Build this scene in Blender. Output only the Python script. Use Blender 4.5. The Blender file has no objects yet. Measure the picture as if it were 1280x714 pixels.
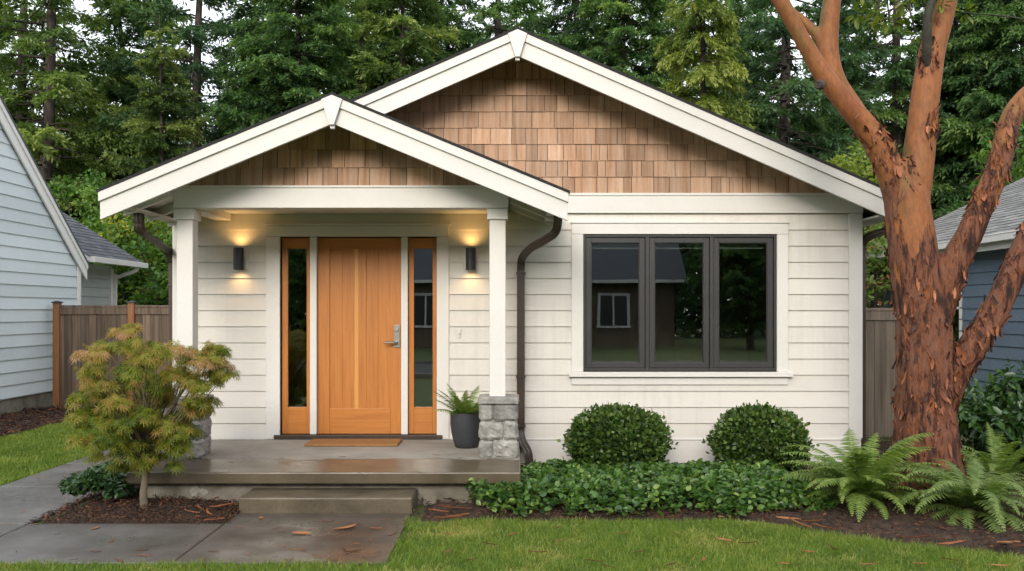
import bpy, bmesh, math, random
import numpy as np
from mathutils import Vector, Matrix, noise as mnoise
R_ = math.radians
scene = bpy.context.scene
C = scene.collection

# ------------------------------------------------------------------ camera, world, sun, exposure
F_PX, HOR, CAM_Z = 1083.0, 388.0, 1.718
cam_d = bpy.data.cameras.new('camera')
cam = bpy.data.objects.new('camera', cam_d); C.objects.link(cam)
cam.location = (0, 0, CAM_Z); cam.rotation_euler = (R_(90), 0, 0)
cam_d.sensor_width = 36; cam_d.lens = F_PX / 1280 * 36
cam_d.shift_y = (HOR - 357) / 1280
cam_d.clip_start = 0.05; cam_d.clip_end = 2000
scene.camera = cam

SUN_EL, SUN_AZ = 24.0, -10.0          # azimuth measured from straight behind the camera, negative = to the left
world = bpy.data.worlds.new('World'); scene.world = world; world.use_nodes = True
wn, wl = world.node_tree.nodes, world.node_tree.links
wn.clear()
sky = wn.new('ShaderNodeTexSky'); sky.sky_type = 'NISHITA'; sky.sun_disc = False
sky.sun_elevation = R_(SUN_EL); sky.sun_rotation = R_(180 - SUN_AZ)
sky.dust_density = 4.0; sky.air_density = 1.0; sky.ozone_density = 1.0
bg1 = wn.new('ShaderNodeBackground'); bg1.inputs['Strength'].default_value = 0.07
hs = wn.new('ShaderNodeHueSaturation'); hs.inputs['Saturation'].default_value = 0.5
wl.new(sky.outputs[0], hs.inputs['Color']); wl.new(hs.outputs[0], bg1.inputs['Color'])
# thin overcast: broken pale cloud mixed over the clear sky
tcw = wn.new('ShaderNodeTexCoord'); nzw = wn.new('ShaderNodeTexNoise'); nzw.inputs['Scale'].default_value = 2.2; nzw.inputs['Detail'].default_value = 6
rpw = wn.new('ShaderNodeValToRGB'); rpw.color_ramp.elements[0].position = .3; rpw.color_ramp.elements[1].position = .75
rpw.color_ramp.elements[0].color = (.74, .80, .88, 1); rpw.color_ramp.elements[1].color = (.96, .97, 1, 1)
wl.new(tcw.outputs['Generated'], nzw.inputs['Vector']); wl.new(nzw.outputs['Fac'], rpw.inputs['Fac'])
bg2 = wn.new('ShaderNodeBackground'); bg2.inputs['Strength'].default_value = 1.12
wl.new(rpw.outputs[0], bg2.inputs['Color'])
add = wn.new('ShaderNodeAddShader'); out = wn.new('ShaderNodeOutputWorld')
wl.new(bg1.outputs[0], add.inputs[0]); wl.new(bg2.outputs[0], add.inputs[1]); wl.new(add.outputs[0], out.inputs['Surface'])

sun_d = bpy.data.lights.new('sun', 'SUN'); sun_d.energy = 1.35; sun_d.angle = R_(26); sun_d.color = (1.0, .92, .80)
sun = bpy.data.objects.new('sun', sun_d); C.objects.link(sun)
to_sun = Vector((math.sin(R_(SUN_AZ)) * math.cos(R_(SUN_EL)), -math.cos(R_(SUN_AZ)) * math.cos(R_(SUN_EL)), math.sin(R_(SUN_EL))))
sun.rotation_euler = to_sun.to_track_quat('Z', 'Y').to_euler()
sun.location = to_sun * 40

vs = scene.view_settings
vs.view_transform = 'Standard'; vs.look = 'None'; vs.exposure = 0.61; vs.gamma = 1.0; vs.use_curve_mapping = False
scene.render.engine = 'CYCLES'
cy = scene.cycles
cy.use_denoising = True; cy.max_bounces = 7; cy.diffuse_bounces = 3; cy.glossy_bounces = 3
cy.transmission_bounces = 4; cy.transparent_max_bounces = 8; cy.use_adaptive_sampling = True; cy.adaptive_threshold = 0.02
cy.sample_clamp_indirect = 4.0; cy.caustics_reflective = False; cy.caustics_refractive = False

rng = np.random.default_rng(7)
random.seed(7)

# ------------------------------------------------------------------ helpers
def P(px, py, Y):
    """photo pixel (1280 x 714) at depth Y -> world point; used only to read off sizes from the photograph"""
    return ((px - 640) * Y / F_PX, Y, CAM_Z + (HOR - py) * Y / F_PX)

def tag(o, label=None, cat=None, group=None, kind=None):
    if label: o['label'] = label
    if cat: o['category'] = cat
    if group: o['group'] = group
    if kind: o['kind'] = kind
    return o

def empty(name, loc, label=None, cat=None, group=None):
    o = bpy.data.objects.new(name, None); C.objects.link(o); o.location = loc; o.empty_display_size = .2
    return tag(o, label, cat, group)

def link(name, me, mats, parent=None, loc=None, bevel=0.0, smooth=False):
    o = bpy.data.objects.new(name, me); C.objects.link(o)
    for m in (mats if isinstance(mats, (list, tuple)) else [mats]):
        me.materials.append(m)
    if smooth:
        me.polygons.foreach_set('use_smooth', np.ones(len(me.polygons), bool))
    if loc is not None: o.location = loc
    if parent is not None:
        o.parent = parent
        pl = Vector(parent.location)
        if parent.parent is not None: pl = pl + Vector(parent.parent.location)
        if loc is None: o.location = -pl           # geometry given in world coordinates
    if bevel:
        b = o.modifiers.new('bevel', 'BEVEL'); b.width = bevel; b.segments = 2; b.limit_method = 'ANGLE'; b.angle_limit = R_(40)
    return o

class MB:
    def __init__(s): s.v, s.f, s.t = [], [], []
    def add(s, vs_, fs, tint=.5):
        n = len(s.v); s.v += [tuple(v) for v in vs_]
        for f in fs: s.f.append(tuple(i + n for i in f)); s.t.append(tint)
    def box(s, x0, x1, y0, y1, z0, z1, tint=.5):
        x0, x1 = min(x0, x1), max(x0, x1); y0, y1 = min(y0, y1), max(y0, y1); z0, z1 = min(z0, z1), max(z0, z1)
        s.add([(x0,y0,z0),(x1,y0,z0),(x1,y1,z0),(x0,y1,z0),(x0,y0,z1),(x1,y0,z1),(x1,y1,z1),(x0,y1,z1)],
              [(0,3,2,1),(4,5,6,7),(0,1,5,4),(1,2,6,5),(2,3,7,6),(3,0,4,7)], tint)
    def prism(s, poly, axis, a, b, tint=.5):
        """polygon in two axes extruded along the third from a to b"""
        def mk(p, q):
            return {'x': (q, p[0], p[1]), 'y': (p[0], q, p[1]), 'z': (p[0], p[1], q)}[axis]
        n = len(poly)
        s.add([mk(p, a) for p in poly] + [mk(p, b) for p in poly],
              [tuple(range(n)), tuple(range(2*n-1, n-1, -1))] + [(i, i+n, (i+1) % n + n, (i+1) % n) for i in range(n)], tint)
    def sweep(s, path, prof, up=(0, 1, 0), tint=.5):
        """profile (list of 2d points) swept along path; second profile axis stays near `up`"""
        path = [Vector(p) for p in path]; k = len(prof); rings = []
        up = Vector(up)
        for i, p in enumerate(path):
            d = (path[min(i+1, len(path)-1)] - path[max(i-1, 0)]).normalized()
            a = d.cross(up)
            if a.length < 1e-4: a = d.cross(Vector((1, 0, 0)))
            a.normalize(); b = a.cross(d).normalized()
            rings.append([p + a*q[0] + b*q[1] for q in prof])
        vs_ = [v for r in rings for v in r]
        fs = [(i*k+j, i*k+(j+1) % k, (i+1)*k+(j+1) % k, (i+1)*k+j) for i in range(len(path)-1) for j in range(k)]
        fs += [tuple(range(k-1, -1, -1)), tuple((len(path)-1)*k+j for j in range(k))]
        s.add(vs_, fs, tint)
    def tube(s, path, radii, n=8, tint=.5, wob=0.0):
        path = [Vector(p) for p in path]; vs_ = []
        ref = Vector((.3, .9, .2))
        for i, p in enumerate(path):
            d = (path[min(i+1, len(path)-1)] - path[max(i-1, 0)]).normalized()
            a = d.cross(ref).normalized(); b = d.cross(a)
            r = radii[i] if hasattr(radii, '__len__') else radii
            for j in range(n):
                t = 2*math.pi*j/n
                q = r * (1 + wob * mnoise.noise((p + a*math.cos(t)*r + b*math.sin(t)*r) * 5))
                vs_.append(p + a*math.cos(t)*q + b*math.sin(t)*q)
        fs = [(i*n+j, i*n+(j+1) % n, (i+1)*n+(j+1) % n, (i+1)*n+j) for i in range(len(path)-1) for j in range(n)]
        fs += [tuple(range(n-1, -1, -1)), tuple((len(path)-1)*n+j for j in range(n))]
        s.add(vs_, fs, tint)
    def lathe(s, prof, cx, cy, n=32, tint=.5):
        vs_ = [(cx + r*math.cos(2*math.pi*j/n), cy + r*math.sin(2*math.pi*j/n), z) for r, z in prof for j in range(n)]
        fs = [(i*n+j, i*n+(j+1) % n, (i+1)*n+(j+1) % n, (i+1)*n+j) for i in range(len(prof)-1) for j in range(n)]
        s.add(vs_, fs, tint)
    def mesh(s, name):
        me = bpy.data.meshes.new(name); me.from_pydata(s.v, [], s.f)
        a = me.attributes.new('tint', 'FLOAT', 'FACE'); a.data.foreach_set('value', np.array(s.t, np.float32))
        me.update(); return me
    def build(s, name, mat, parent=None, bevel=0.0, smooth=False, fixn=True):
        me = s.mesh(name)
        if fixn:
            bm = bmesh.new(); bm.from_mesh(me); bmesh.ops.recalc_face_normals(bm, faces=bm.faces); bm.to_mesh(me); bm.free()
        return link(name, me, mat, parent, bevel=bevel, smooth=smooth)

def mesh_np(name, V, F, tint):
    """V (n,3); F list of (m,k) index arrays; tint concatenated per face"""
    me = bpy.data.meshes.new(name)
    me.vertices.add(len(V)); me.vertices.foreach_set('co', np.ascontiguousarray(V, np.float32).ravel())
    li = np.concatenate([f.ravel() for f in F]).astype(np.int32)
    tot = np.concatenate([np.full(len(f), f.shape[1]) for f in F]).astype(np.int32)
    st = np.concatenate([[0], np.cumsum(tot)[:-1]]).astype(np.int32)
    me.loops.add(len(li)); me.loops.foreach_set('vertex_index', li)
    me.polygons.add(len(tot)); me.polygons.foreach_set('loop_start', st)
    try: me.polygons.foreach_set('loop_total', tot)
    except Exception: pass
    a = me.attributes.new('tint', 'FLOAT', 'FACE'); a.data.foreach_set('value', np.ascontiguousarray(tint, np.float32))
    me.update(calc_edges=True); return me

def norm(a): return a / np.maximum(np.linalg.norm(a, axis=-1, keepdims=True), 1e-9)

def frames(d, n):
    """columns: side, along, normal"""
    d = norm(d); x = norm(np.cross(d, n)); z = np.cross(x, d)
    return np.stack([x, d, z], axis=-1)

def scatter(tv, tf, pos, rot, size, tint):
    """instances of a small template joined to arrays: tv (k,3), tf (m,q), pos (n,3), rot (n,3,3), size (n,) or (n,3)"""
    tv = np.asarray(tv, float); tf = np.asarray(tf, int); n, k = len(pos), len(tv)
    size = np.asarray(size, float)
    if size.ndim == 1: size = np.repeat(size[:, None], 3, 1)
    V = np.einsum('nij,nkj->nki', rot, tv[None] * size[:, None, :]) + pos[:, None, :]
    Fc = (tf[None] + (np.arange(n) * k)[:, None, None]).reshape(-1, tf.shape[1])
    return V.reshape(-1, 3), Fc, np.repeat(tint, len(tf))

def scatter_mesh(name, *sets):
    Vs, Fs, Ts, off = [], [], [], 0
    for V, Fc, t in sets:
        Vs.append(V); Fs.append(Fc + off); Ts.append(t); off += len(V)
    return mesh_np(name, np.concatenate(Vs), Fs, np.concatenate(Ts))

def rand_dirs(n): return norm(rng.normal(size=(n, 3)))

LEAF = ([(0,0,0), (.5,.35,.08), (.42,.7,.06), (0,1,-.04), (-.42,.7,.06), (-.5,.35,.08), (0,.5,-.02)],
        [(0,1,6,5), (1,2,6,6), (6,2,3,4), (5,6,4,4)])
LEAF_T = ([(0,0,0), (.5,.45,.10), (0,1,0), (-.5,.45,.10)], [(0,1,2,3)])
# a folded two-quad leaf
LEAF2 = ([(0,0,0), (.46,.3,.10), (.40,.68,.10), (0,1,-.06), (-.40,.68,.10), (-.46,.3,.10)], [(0,1,2,3), (0,3,4,5)])

# ------------------------------------------------------------------ materials
def newmat(name):
    m = bpy.data.materials.new(name); m.use_nodes = True
    nt = m.node_tree; nt.nodes.clear()
    o = nt.nodes.new('ShaderNodeOutputMaterial'); b = nt.nodes.new('ShaderNodeBsdfPrincipled')
    nt.links.new(b.outputs[0], o.inputs[0])
    return m, nt, b, o

def N(nt, t, **kw):
    n = nt.nodes.new(t)
    for k, v in kw.items():
        if k in n.inputs.keys(): n.inputs[k].default_value = v
        else: setattr(n, k, v)
    return n

def ramp(nt, stops):
    r = nt.nodes.new('ShaderNodeValToRGB'); e = r.color_ramp.elements
    while len(e) > len(stops): e.remove(e[-1])
    while len(e) < len(stops): e.new(.5)
    for el, (p, c) in zip(e, stops):
        el.position = p; el.color = (*c, 1) if len(c) == 3 else c
    return r

def coords(nt, scale=(1, 1, 1)):
    tc = N(nt, 'ShaderNodeTexCoord'); mp = N(nt, 'ShaderNodeMapping'); mp.inputs['Scale'].default_value = scale
    nt.links.new(tc.outputs['Object'], mp.inputs['Vector']); return mp.outputs[0]

def surf(name, cols, rough=.6, scale=6, stretch=(1,1,1), detail=6, bump=.1, bscale=60, bdist=.01, tint=0.0, spec=.4, rvar=0.0, metal=0.0, fine=0.0):
    """cols: list of colours spread over a noise; tint: how far the per-face attribute shifts brightness"""
    m, nt, b, o = newmat(name); L = nt.links.new
    v = coords(nt, stretch)
    nz = N(nt, 'ShaderNodeTexNoise', Scale=scale, Detail=detail, Roughness=.6); L(v, nz.inputs['Vector'])
    k = len(cols)
    r = ramp(nt, [(.3 + .4*i/max(k-1, 1), c) for i, c in enumerate(cols)]); L(nz.outputs['Fac'], r.inputs[0])
    col = r.outputs[0]
    if fine:
        n3 = N(nt, 'ShaderNodeTexNoise', Scale=scale*14, Detail=4); L(v, n3.inputs['Vector'])
        mr = N(nt, 'ShaderNodeMapRange'); mr.inputs[1].default_value = .25; mr.inputs[2].default_value = .75; mr.inputs[3].default_value = 1-fine; mr.inputs[4].default_value = 1+fine
        L(n3.outputs['Fac'], mr.inputs[0])
        mu = N(nt, 'ShaderNodeVectorMath', operation='SCALE'); L(col, mu.inputs[0]); L(mr.outputs[0], mu.inputs['Scale']); col = mu.outputs[0]
    if tint:
        at = N(nt, 'ShaderNodeAttribute', attribute_name='tint')
        mr = N(nt, 'ShaderNodeMapRange'); mr.inputs[3].default_value = 1 - tint; mr.inputs[4].default_value = 1 + tint
        L(at.outputs['Fac'], mr.inputs[0])
        mu = N(nt, 'ShaderNodeVectorMath', operation='SCALE'); L(col, mu.inputs[0]); L(mr.outputs[0], mu.inputs['Scale']); col = mu.outputs[0]
    L(col, b.inputs['Base Color'])
    b.inputs['Roughness'].default_value = rough; b.inputs['Specular IOR Level'].default_value = spec; b.inputs['Metallic'].default_value = metal
    if rvar:
        mr = N(nt, 'ShaderNodeMapRange'); mr.inputs[1].default_value = .35; mr.inputs[2].default_value = .65
        mr.inputs[3].default_value = rough - rvar; mr.inputs[4].default_value = rough + rvar
        n4 = N(nt, 'ShaderNodeTexNoise', Scale=scale*.6, Detail=5); L(v, n4.inputs['Vector']); L(n4.outputs['Fac'], mr.inputs[0]); L(mr.outputs[0], b.inputs['Roughness'])
    if bump:
        n2 = N(nt, 'ShaderNodeTexNoise', Scale=bscale, Detail=5); L(v, n2.inputs['Vector'])
        bp = N(nt, 'ShaderNodeBump', Strength=bump, Distance=bdist); L(n2.outputs['Fac'], bp.inputs['Height']); L(bp.outputs[0], b.inputs['Normal'])
    return m

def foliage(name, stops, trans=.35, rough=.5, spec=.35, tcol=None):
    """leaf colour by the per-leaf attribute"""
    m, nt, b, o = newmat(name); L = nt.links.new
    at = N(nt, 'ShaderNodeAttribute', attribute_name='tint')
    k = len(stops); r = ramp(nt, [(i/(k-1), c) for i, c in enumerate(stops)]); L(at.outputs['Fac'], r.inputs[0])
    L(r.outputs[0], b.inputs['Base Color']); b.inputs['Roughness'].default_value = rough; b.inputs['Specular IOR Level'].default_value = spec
    tr = N(nt, 'ShaderNodeBsdfTranslucent'); mx = N(nt, 'ShaderNodeMixShader', Fac=trans)
    sc = N(nt, 'ShaderNodeVectorMath', operation='MULTIPLY'); sc.inputs[1].default_value = (1.25, 1.3, .7)
    L(r.outputs[0], sc.inputs[0]); L(sc.outputs[0], tr.inputs['Color'])
    L(b.outputs[0], mx.inputs[1]); L(tr.outputs[0], mx.inputs[2]); L(mx.outputs[0], o.inputs[0])
    return m

def woodmat(name, cols, axis='z', rough=.45, tint=.25, gs=1.0, bump=.15, coat=0.0, spec=.4, knots=0.0):
    st = {'z': (28*gs, 28*gs, 1.1*gs), 'x': (1.1*gs, 28*gs, 28*gs), 'y': (28*gs, 1.1*gs, 28*gs)}[axis]
    m = surf(name, cols, rough, 1.6, st, 8, bump, 4, .004, tint, spec, fine=.10)
    b = [n for n in m.node_tree.nodes if n.type == 'BSDF_PRINCIPLED'][0]
    b.inputs['Coat Weight'].default_value = coat; b.inputs['Coat Roughness'].default_value = .3
    return m

def glassmat(name, refl=.16, tintc=(.75,.8,.78)):
    m, nt, b, o = newmat(name); L = nt.links.new; nt.nodes.remove(b)
    tr = N(nt, 'ShaderNodeBsdfTransparent'); tr.inputs['Color'].default_value = (*tintc, 1)
    gl = N(nt, 'ShaderNodeBsdfGlossy', Roughness=.0); gl.inputs['Color'].default_value = (.95, .97, 1, 1)
    fr = N(nt, 'ShaderNodeFresnel', IOR=1.5); ad = N(nt, 'ShaderNodeMath', operation='ADD'); ad.inputs[1].default_value = refl - .04
    ad.use_clamp = True
    L(fr.outputs[0], ad.inputs[0])
    nz = N(nt, 'ShaderNodeTexNoise', Scale=1.3, Detail=1); L(coords(nt), nz.inputs['Vector'])
    bp = N(nt, 'ShaderNodeBump', Strength=.02, Distance=.02); L(nz.outputs['Fac'], bp.inputs['Height']); L(bp.outputs[0], gl.inputs['Normal'])
    mx = N(nt, 'ShaderNodeMixShader'); L(ad.outputs[0], mx.inputs[0]); L(tr.outputs[0], mx.inputs[1]); L(gl.outputs[0], mx.inputs[2]); L(mx.outputs[0], o.inputs[0])
    return m

def emis(name, col, s):
    m, nt, b, o = newmat(name)
    b.inputs['Base Color'].default_value = (.8, .8, .8, 1); b.inputs['Emission Color'].default_value = (*col, 1); b.inputs['Emission Strength'].default_value = s
    return m

m_siding = surf('cream_siding', [(.60,.57,.52), (.635,.605,.555)], .5, 1.2, (1,1,4), 5, .05, 30, .003, 0.05, .35, fine=.02)
def weather(m, k=.10):
    nt = m.node_tree; b = [n for n in nt.nodes if n.type == 'BSDF_PRINCIPLED'][0]; src = b.inputs['Base Color'].links[0].from_socket
    n1 = N(nt, 'ShaderNodeTexNoise', Scale=1.0, Detail=5, Roughness=.7); nt.links.new(coords(nt, (14, 14, .7)), n1.inputs['Vector'])
    n2 = N(nt, 'ShaderNodeTexNoise', Scale=.9, Detail=3); nt.links.new(coords(nt), n2.inputs['Vector'])
    mm = N(nt, 'ShaderNodeMath', operation='MULTIPLY'); nt.links.new(n1.outputs['Fac'], mm.inputs[0]); nt.links.new(n2.outputs['Fac'], mm.inputs[1])
    mr = N(nt, 'ShaderNodeMapRange'); mr.inputs[1].default_value = .24; mr.inputs[2].default_value = .42; mr.inputs[3].default_value = 1.0; mr.inputs[4].default_value = 1-k
    nt.links.new(mm.outputs[0], mr.inputs[0]); sc = N(nt, 'ShaderNodeVectorMath', operation='SCALE'); nt.links.new(src, sc.inputs[0]); nt.links.new(mr.outputs[0], sc.inputs['Scale']); nt.links.new(sc.outputs[0], b.inputs['Base Color'])
weather(m_siding, .11)
m_trim = surf('white_trim', [(.62,.60,.565), (.655,.635,.60)], .45, 2.5, (1,1,1), 4, .04, 40, .002, 0.03, .4, fine=.02)
m_rake = surf('rake_paint', [(.56,.545,.51), (.605,.59,.555)], .45, 2.0, (1,1,2), 5, .04, 40, .002, 0.03, .4, fine=.03)
m_shingle = woodmat('cedar_shingle', [(.29,.150,.080), (.39,.240,.152), (.45,.320,.235)], 'z', .75, .33, .45, .2)
m_roof = surf('dark_roof', [(.012,.012,.012), (.024,.024,.024)], .9, 30, (1,1,1), 6, .5, 200, .004, .25)
m_door = woodmat('fir_door', [(.37,.125,.024), (.45,.165,.035), (.49,.19,.044)], 'z', .42, .12, .9, .05, .15)
m_doorpale = woodmat('pale_fir', [(.56,.25,.065), (.62,.29,.08)], 'z', .38, .1, .9, .05, .25)
m_doorh = woodmat('fir_rail', [(.38,.13,.026), (.46,.17,.037), (.50,.195,.046)], 'x', .38, .2, .9, .05, .25)
m_trimnb = surf('bright_white_trim', [(.76,.74,.70), (.80,.78,.74)], .45, 2.5, bump=.04, spec=.4, fine=.02)
m_dark = surf('charcoal_frame', [(.030,.029,.029), (.038,.037,.037)], .42, 5, bump=.03, spec=.45)
m_bronze = surf('bronze_downspout', [(.040,.027,.020), (.058,.040,.030)], .4, 4, bump=.05, spec=.5, fine=.1)
m_black = surf('black_metal', [(.012,.012,.012), (.017,.017,.017)], .4, 8, bump=.02, spec=.5)
m_thresh = surf('threshold', [(.03,.02,.015), (.05,.035,.025)], .5, 10, bump=.05)
m_steel = surf('satin_nickel', [(.36,.34,.31), (.42,.40,.37)], .34, 20, bump=.02, metal=1.0)
m_glass = glassmat('window_glass', .15)
m_inside = surf('room_paint', [(.42,.38,.27), (.48,.44,.32)], .8, 2, bump=.02)
m_insided = surf('room_floor', [(.05,.035,.02), (.08,.05,.03)], .5, 3, bump=.02)
m_stone = surf('granite', [(.13,.125,.115), (.25,.24,.22), (.38,.365,.335)], .85, 9, (1,1,1), 8, .7, 38, .012, .22, .3, fine=.18)
m_mortar = surf('mortar', [(.34,.32,.29), (.42,.40,.36)], .9, 20, bump=.4, bscale=90)
m_foundation = surf('foundation_concrete', [(.12,.105,.078), (.20,.18,.145), (.27,.25,.21)], .85, 5, bump=.4, bscale=50, fine=.12)

# porch slab: dry and pale under the roof, wet and dark along the open edge
def porch_concrete():
    m, nt, b, o = newmat('porch_concrete'); L = nt.links.new
    v = coords(nt)
    nz = N(nt, 'ShaderNodeTexNoise', Scale=2.2, Detail=8, Roughness=.62); L(v, nz.inputs['Vector'])
    dry = ramp(nt, [(.32, (.20,.18,.15)), (.68, (.31,.285,.245))]); L(nz.outputs['Fac'], dry.inputs[0])
    wet = ramp(nt, [(.3, (.060,.046,.028)), (.7, (.115,.090,.056))]); L(nz.outputs['Fac'], wet.inputs[0])
    sp = N(nt, 'ShaderNodeSeparateXYZ'); L(v, sp.inputs[0])
    n2 = N(nt, 'ShaderNodeTexNoise', Scale=3.5, Detail=5); L(v, n2.inputs['Vector'])
    mu = N(nt, 'ShaderNodeMath', operation='MULTIPLY_ADD'); mu.inputs[1].default_value = .35; L(n2.outputs['Fac'], mu.inputs[0]); L(sp.outputs['Y'], mu.inputs[2])
    mr = N(nt, 'ShaderNodeMapRange'); mr.inputs[1].default_value = 8.36; mr.inputs[2].default_value = 8.43; L(mu.outputs[0], mr.inputs[0])
    mx = N(nt, 'ShaderNodeMix', data_type='RGBA'); L(mr.outputs[0], mx.inputs[0]); L(wet.outputs[0], mx.inputs[6]); L(dry.outputs[0], mx.inputs[7])
    L(mx.outputs[2], b.inputs['Base Color'])
    rr = N(nt, 'ShaderNodeMapRange'); rr.inputs[3].default_value = .16; rr.inputs[4].default_value = .8; L(mr.outputs[0], rr.inputs[0])
    r2 = N(nt, 'ShaderNodeMath', operation='MULTIPLY_ADD'); r2.inputs[1].default_value = .35; L(n2.outputs['Fac'], r2.inputs[0]); L(rr.outputs[0], r2.inputs[2])
    L(r2.outputs[0], b.inputs['Roughness'])
    n3 = N(nt, 'ShaderNodeTexNoise', Scale=70, Detail=4); L(v, n3.inputs['Vector'])
    bp = N(nt, 'ShaderNodeBump', Strength=.18, Distance=.006); L(n3.outputs['Fac'], bp.inputs['Height']); L(bp.outputs[0], b.inputs['Normal'])
    return m
m_porch = porch_concrete()
m_step = surf('damp_step', [(.060,.047,.030), (.098,.078,.050), (.13,.104,.07)], .45, 3.5, bump=.3, bscale=60, fine=.15, rvar=.15)

def walk_concrete():
    m, nt, b, o = newmat('walk_concrete'); L = nt.links.new
    v = coords(nt)
    nz = N(nt, 'ShaderNodeTexNoise', Scale=1.1, Detail=9, Roughness=.65); L(v, nz.inputs['Vector'])
    r = ramp(nt, [(.34, (.048,.040,.033)), (.5, (.095,.087,.079)), (.68, (.145,.138,.132))]); L(nz.outputs['Fac'], r.inputs[0])
    # the stretch below the step stays wetter and browner
    sp = N(nt, 'ShaderNodeSeparateXYZ'); L(v, sp.inputs[0])
    n2 = N(nt, 'ShaderNodeTexNoise', Scale=2.4, Detail=6); L(v, n2.inputs['Vector'])
    mu = N(nt, 'ShaderNodeMath', operation='MULTIPLY_ADD'); mu.inputs[1].default_value = 1.6; L(n2.outputs['Fac'], mu.inputs[0]); L(sp.outputs['X'], mu.inputs[2])
    mr = N(nt, 'ShaderNodeMapRange'); mr.inputs[1].default_value = -2.2; mr.inputs[2].default_value = -.9; L(mu.outputs[0], mr.inputs[0])
    mx = N(nt, 'ShaderNodeMix', data_type='RGBA', blend_type='MULTIPLY'); mx.inputs[7].default_value = (.62,.52,.42,1)
    L(mr.outputs[0], mx.inputs[0]); L(r.outputs[0], mx.inputs[6]); L(mx.outputs[2], b.inputs['Base Color'])
    rr = N(nt, 'ShaderNodeMapRange'); rr.inputs[1].default_value = .35; rr.inputs[2].default_value = .65; rr.inputs[3].default_value = .22; rr.inputs[4].default_value = .6; L(n2.outputs['Fac'], rr.inputs[0]); L(rr.outputs[0], b.inputs['Roughness'])
    n3 = N(nt, 'ShaderNodeTexNoise', Scale=80, Detail=5); L(v, n3.inputs['Vector'])
    bp = N(nt, 'ShaderNodeBump', Strength=.22, Distance=.006); L(n3.outputs['Fac'], bp.inputs['Height']); L(bp.outputs[0], b.inputs['Normal'])
    return m
m_walk = walk_concrete()
m_soil = surf('mulch_soil', [(.018,.011,.008), (.045,.026,.016), (.075,.042,.024)], .9, 9, bump=.9, bscale=45, bdist=.03, fine=.4)
m_turf = surf('turf_soil', [(.045,.062,.016), (.07,.10,.022), (.10,.12,.035)], .95, 3, bump=.6, bscale=60, bdist=.03, fine=.3)
m_asphalt = surf('asphalt', [(.04,.04,.042), (.06,.06,.062)], .85, 4, bump=.4, bscale=120, fine=.2)
m_chip = foliage('bark_chips', [(.018,.010,.007), (.05,.024,.014), (.13,.05,.022), (.24,.10,.045)], 0.0, .75)
m_blue = surf('pale_blue_siding', [(.58,.635,.645), (.62,.675,.685)], .6, 1.5, bump=.05, bscale=40, tint=.08, fine=.03)
m_greywall = surf('grey_green_siding', [(.36,.38,.37), (.40,.42,.41)], .6, 1.5, bump=.05, tint=.06)
m_slate = surf('slate_blue_siding', [(.105,.14,.185), (.125,.165,.215)], .6, 1.5, bump=.06, tint=.08, fine=.04)
m_roofgrey = surf('grey_shingles', [(.12,.12,.118), (.17,.17,.165), (.20,.20,.19)], .9, 12, bump=.5, bscale=120, bdist=.006, tint=.3, fine=.15)
m_roofdark = surf('slate_shingles', [(.075,.08,.09), (.105,.11,.12)], .9, 12, bump=.5, bscale=120, bdist=.006, tint=.3, fine=.15)
m_fence = woodmat('weathered_fence', [(.070,.047,.032), (.125,.088,.062), (.185,.138,.102)], 'z', .85, .35, .5, .4)
m_fencepale = woodmat('grey_fence', [(.085,.066,.050), (.14,.112,.088), (.19,.155,.125)], 'z', .85, .3, .5, .4)
m_post = woodmat('cedar_post', [(.20,.085,.035), (.30,.135,.055)], 'z', .7, .15, .6, .3)
m_firbark = surf('fir_bark', [(.022,.017,.014), (.05,.04,.033), (.085,.07,.06)], .95, 5, (3,3,.6), 7, .8, 8, .05)
m_needle_dark = foliage('dark_needles', [(0.033,0.072,0.029), (0.070,0.144,0.050), (0.124,0.216,0.066), (0.232,0.324,0.094)], 0.5, .55)
m_needle_olive = foliage('olive_needles', [(0.046,0.083,0.024), (0.104,0.170,0.046), (0.178,0.251,0.066), (0.315,0.365,0.103)], 0.5, .55)
m_needle_blue = foliage('blue_green_needles', [(0.030,0.064,0.034), (0.060,0.120,0.059), (0.099,0.180,0.084), (0.164,0.252,0.108)], 0.5, .55)
m_needle_light = foliage('light_needles', [(0.044,0.078,0.024), (0.100,0.156,0.043), (0.175,0.228,0.060), (0.263,0.300,0.102)], .5, .55)
m_cedar = foliage('cedar_sprays', [(0.053,0.086,0.019), (0.123,0.174,0.034), (0.220,0.272,0.058), (0.334,0.363,0.092)], 0.5, .55)
m_leafgreen = foliage('shrub_leaves', [(0.030,0.074,0.016), (0.068,0.149,0.027), (0.128,0.230,0.041), (0.230,0.324,0.061)], 0.45, .45)
m_leaflime = foliage('lime_leaves', [(.07,.12,.015), (.14,.20,.025), (.23,.28,.04), (.36,.34,.05)], .45, .45)
m_leafyellow = foliage('yellowing_leaves', [(0.033,0.078,0.016), (0.078,0.156,0.026), (0.156,0.234,0.039), (0.546,0.429,0.039)], 0.45, .45)
m_leafred = foliage('red_tinged_leaves', [(0.039,0.078,0.019), (0.091,0.156,0.033), (0.169,0.221,0.052), (0.338,0.130,0.065)], 0.45, .45)
m_box = foliage('boxwood_leaves', [(0.018,0.041,0.010), (0.043,0.090,0.017), (0.090,0.156,0.028), (0.173,0.231,0.058)], 0.3, .38, .5)
m_cover = foliage('groundcover_leaves', [(0.018,0.052,0.014), (0.046,0.109,0.021), (0.098,0.190,0.032), (0.230,0.310,0.069)], .3, .36, .5)
m_ivy = foliage('dark_ivy_leaves', [(.012,.035,.013), (.026,.068,.022), (.05,.105,.03), (.09,.15,.045)], .25, .33, .5)
m_rhodo = foliage('rhododendron_leaves', [(0.016,0.043,0.011), (0.035,0.088,0.021), (0.073,0.143,0.029), (0.162,0.225,0.051)], .2, .33, .55)
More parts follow.
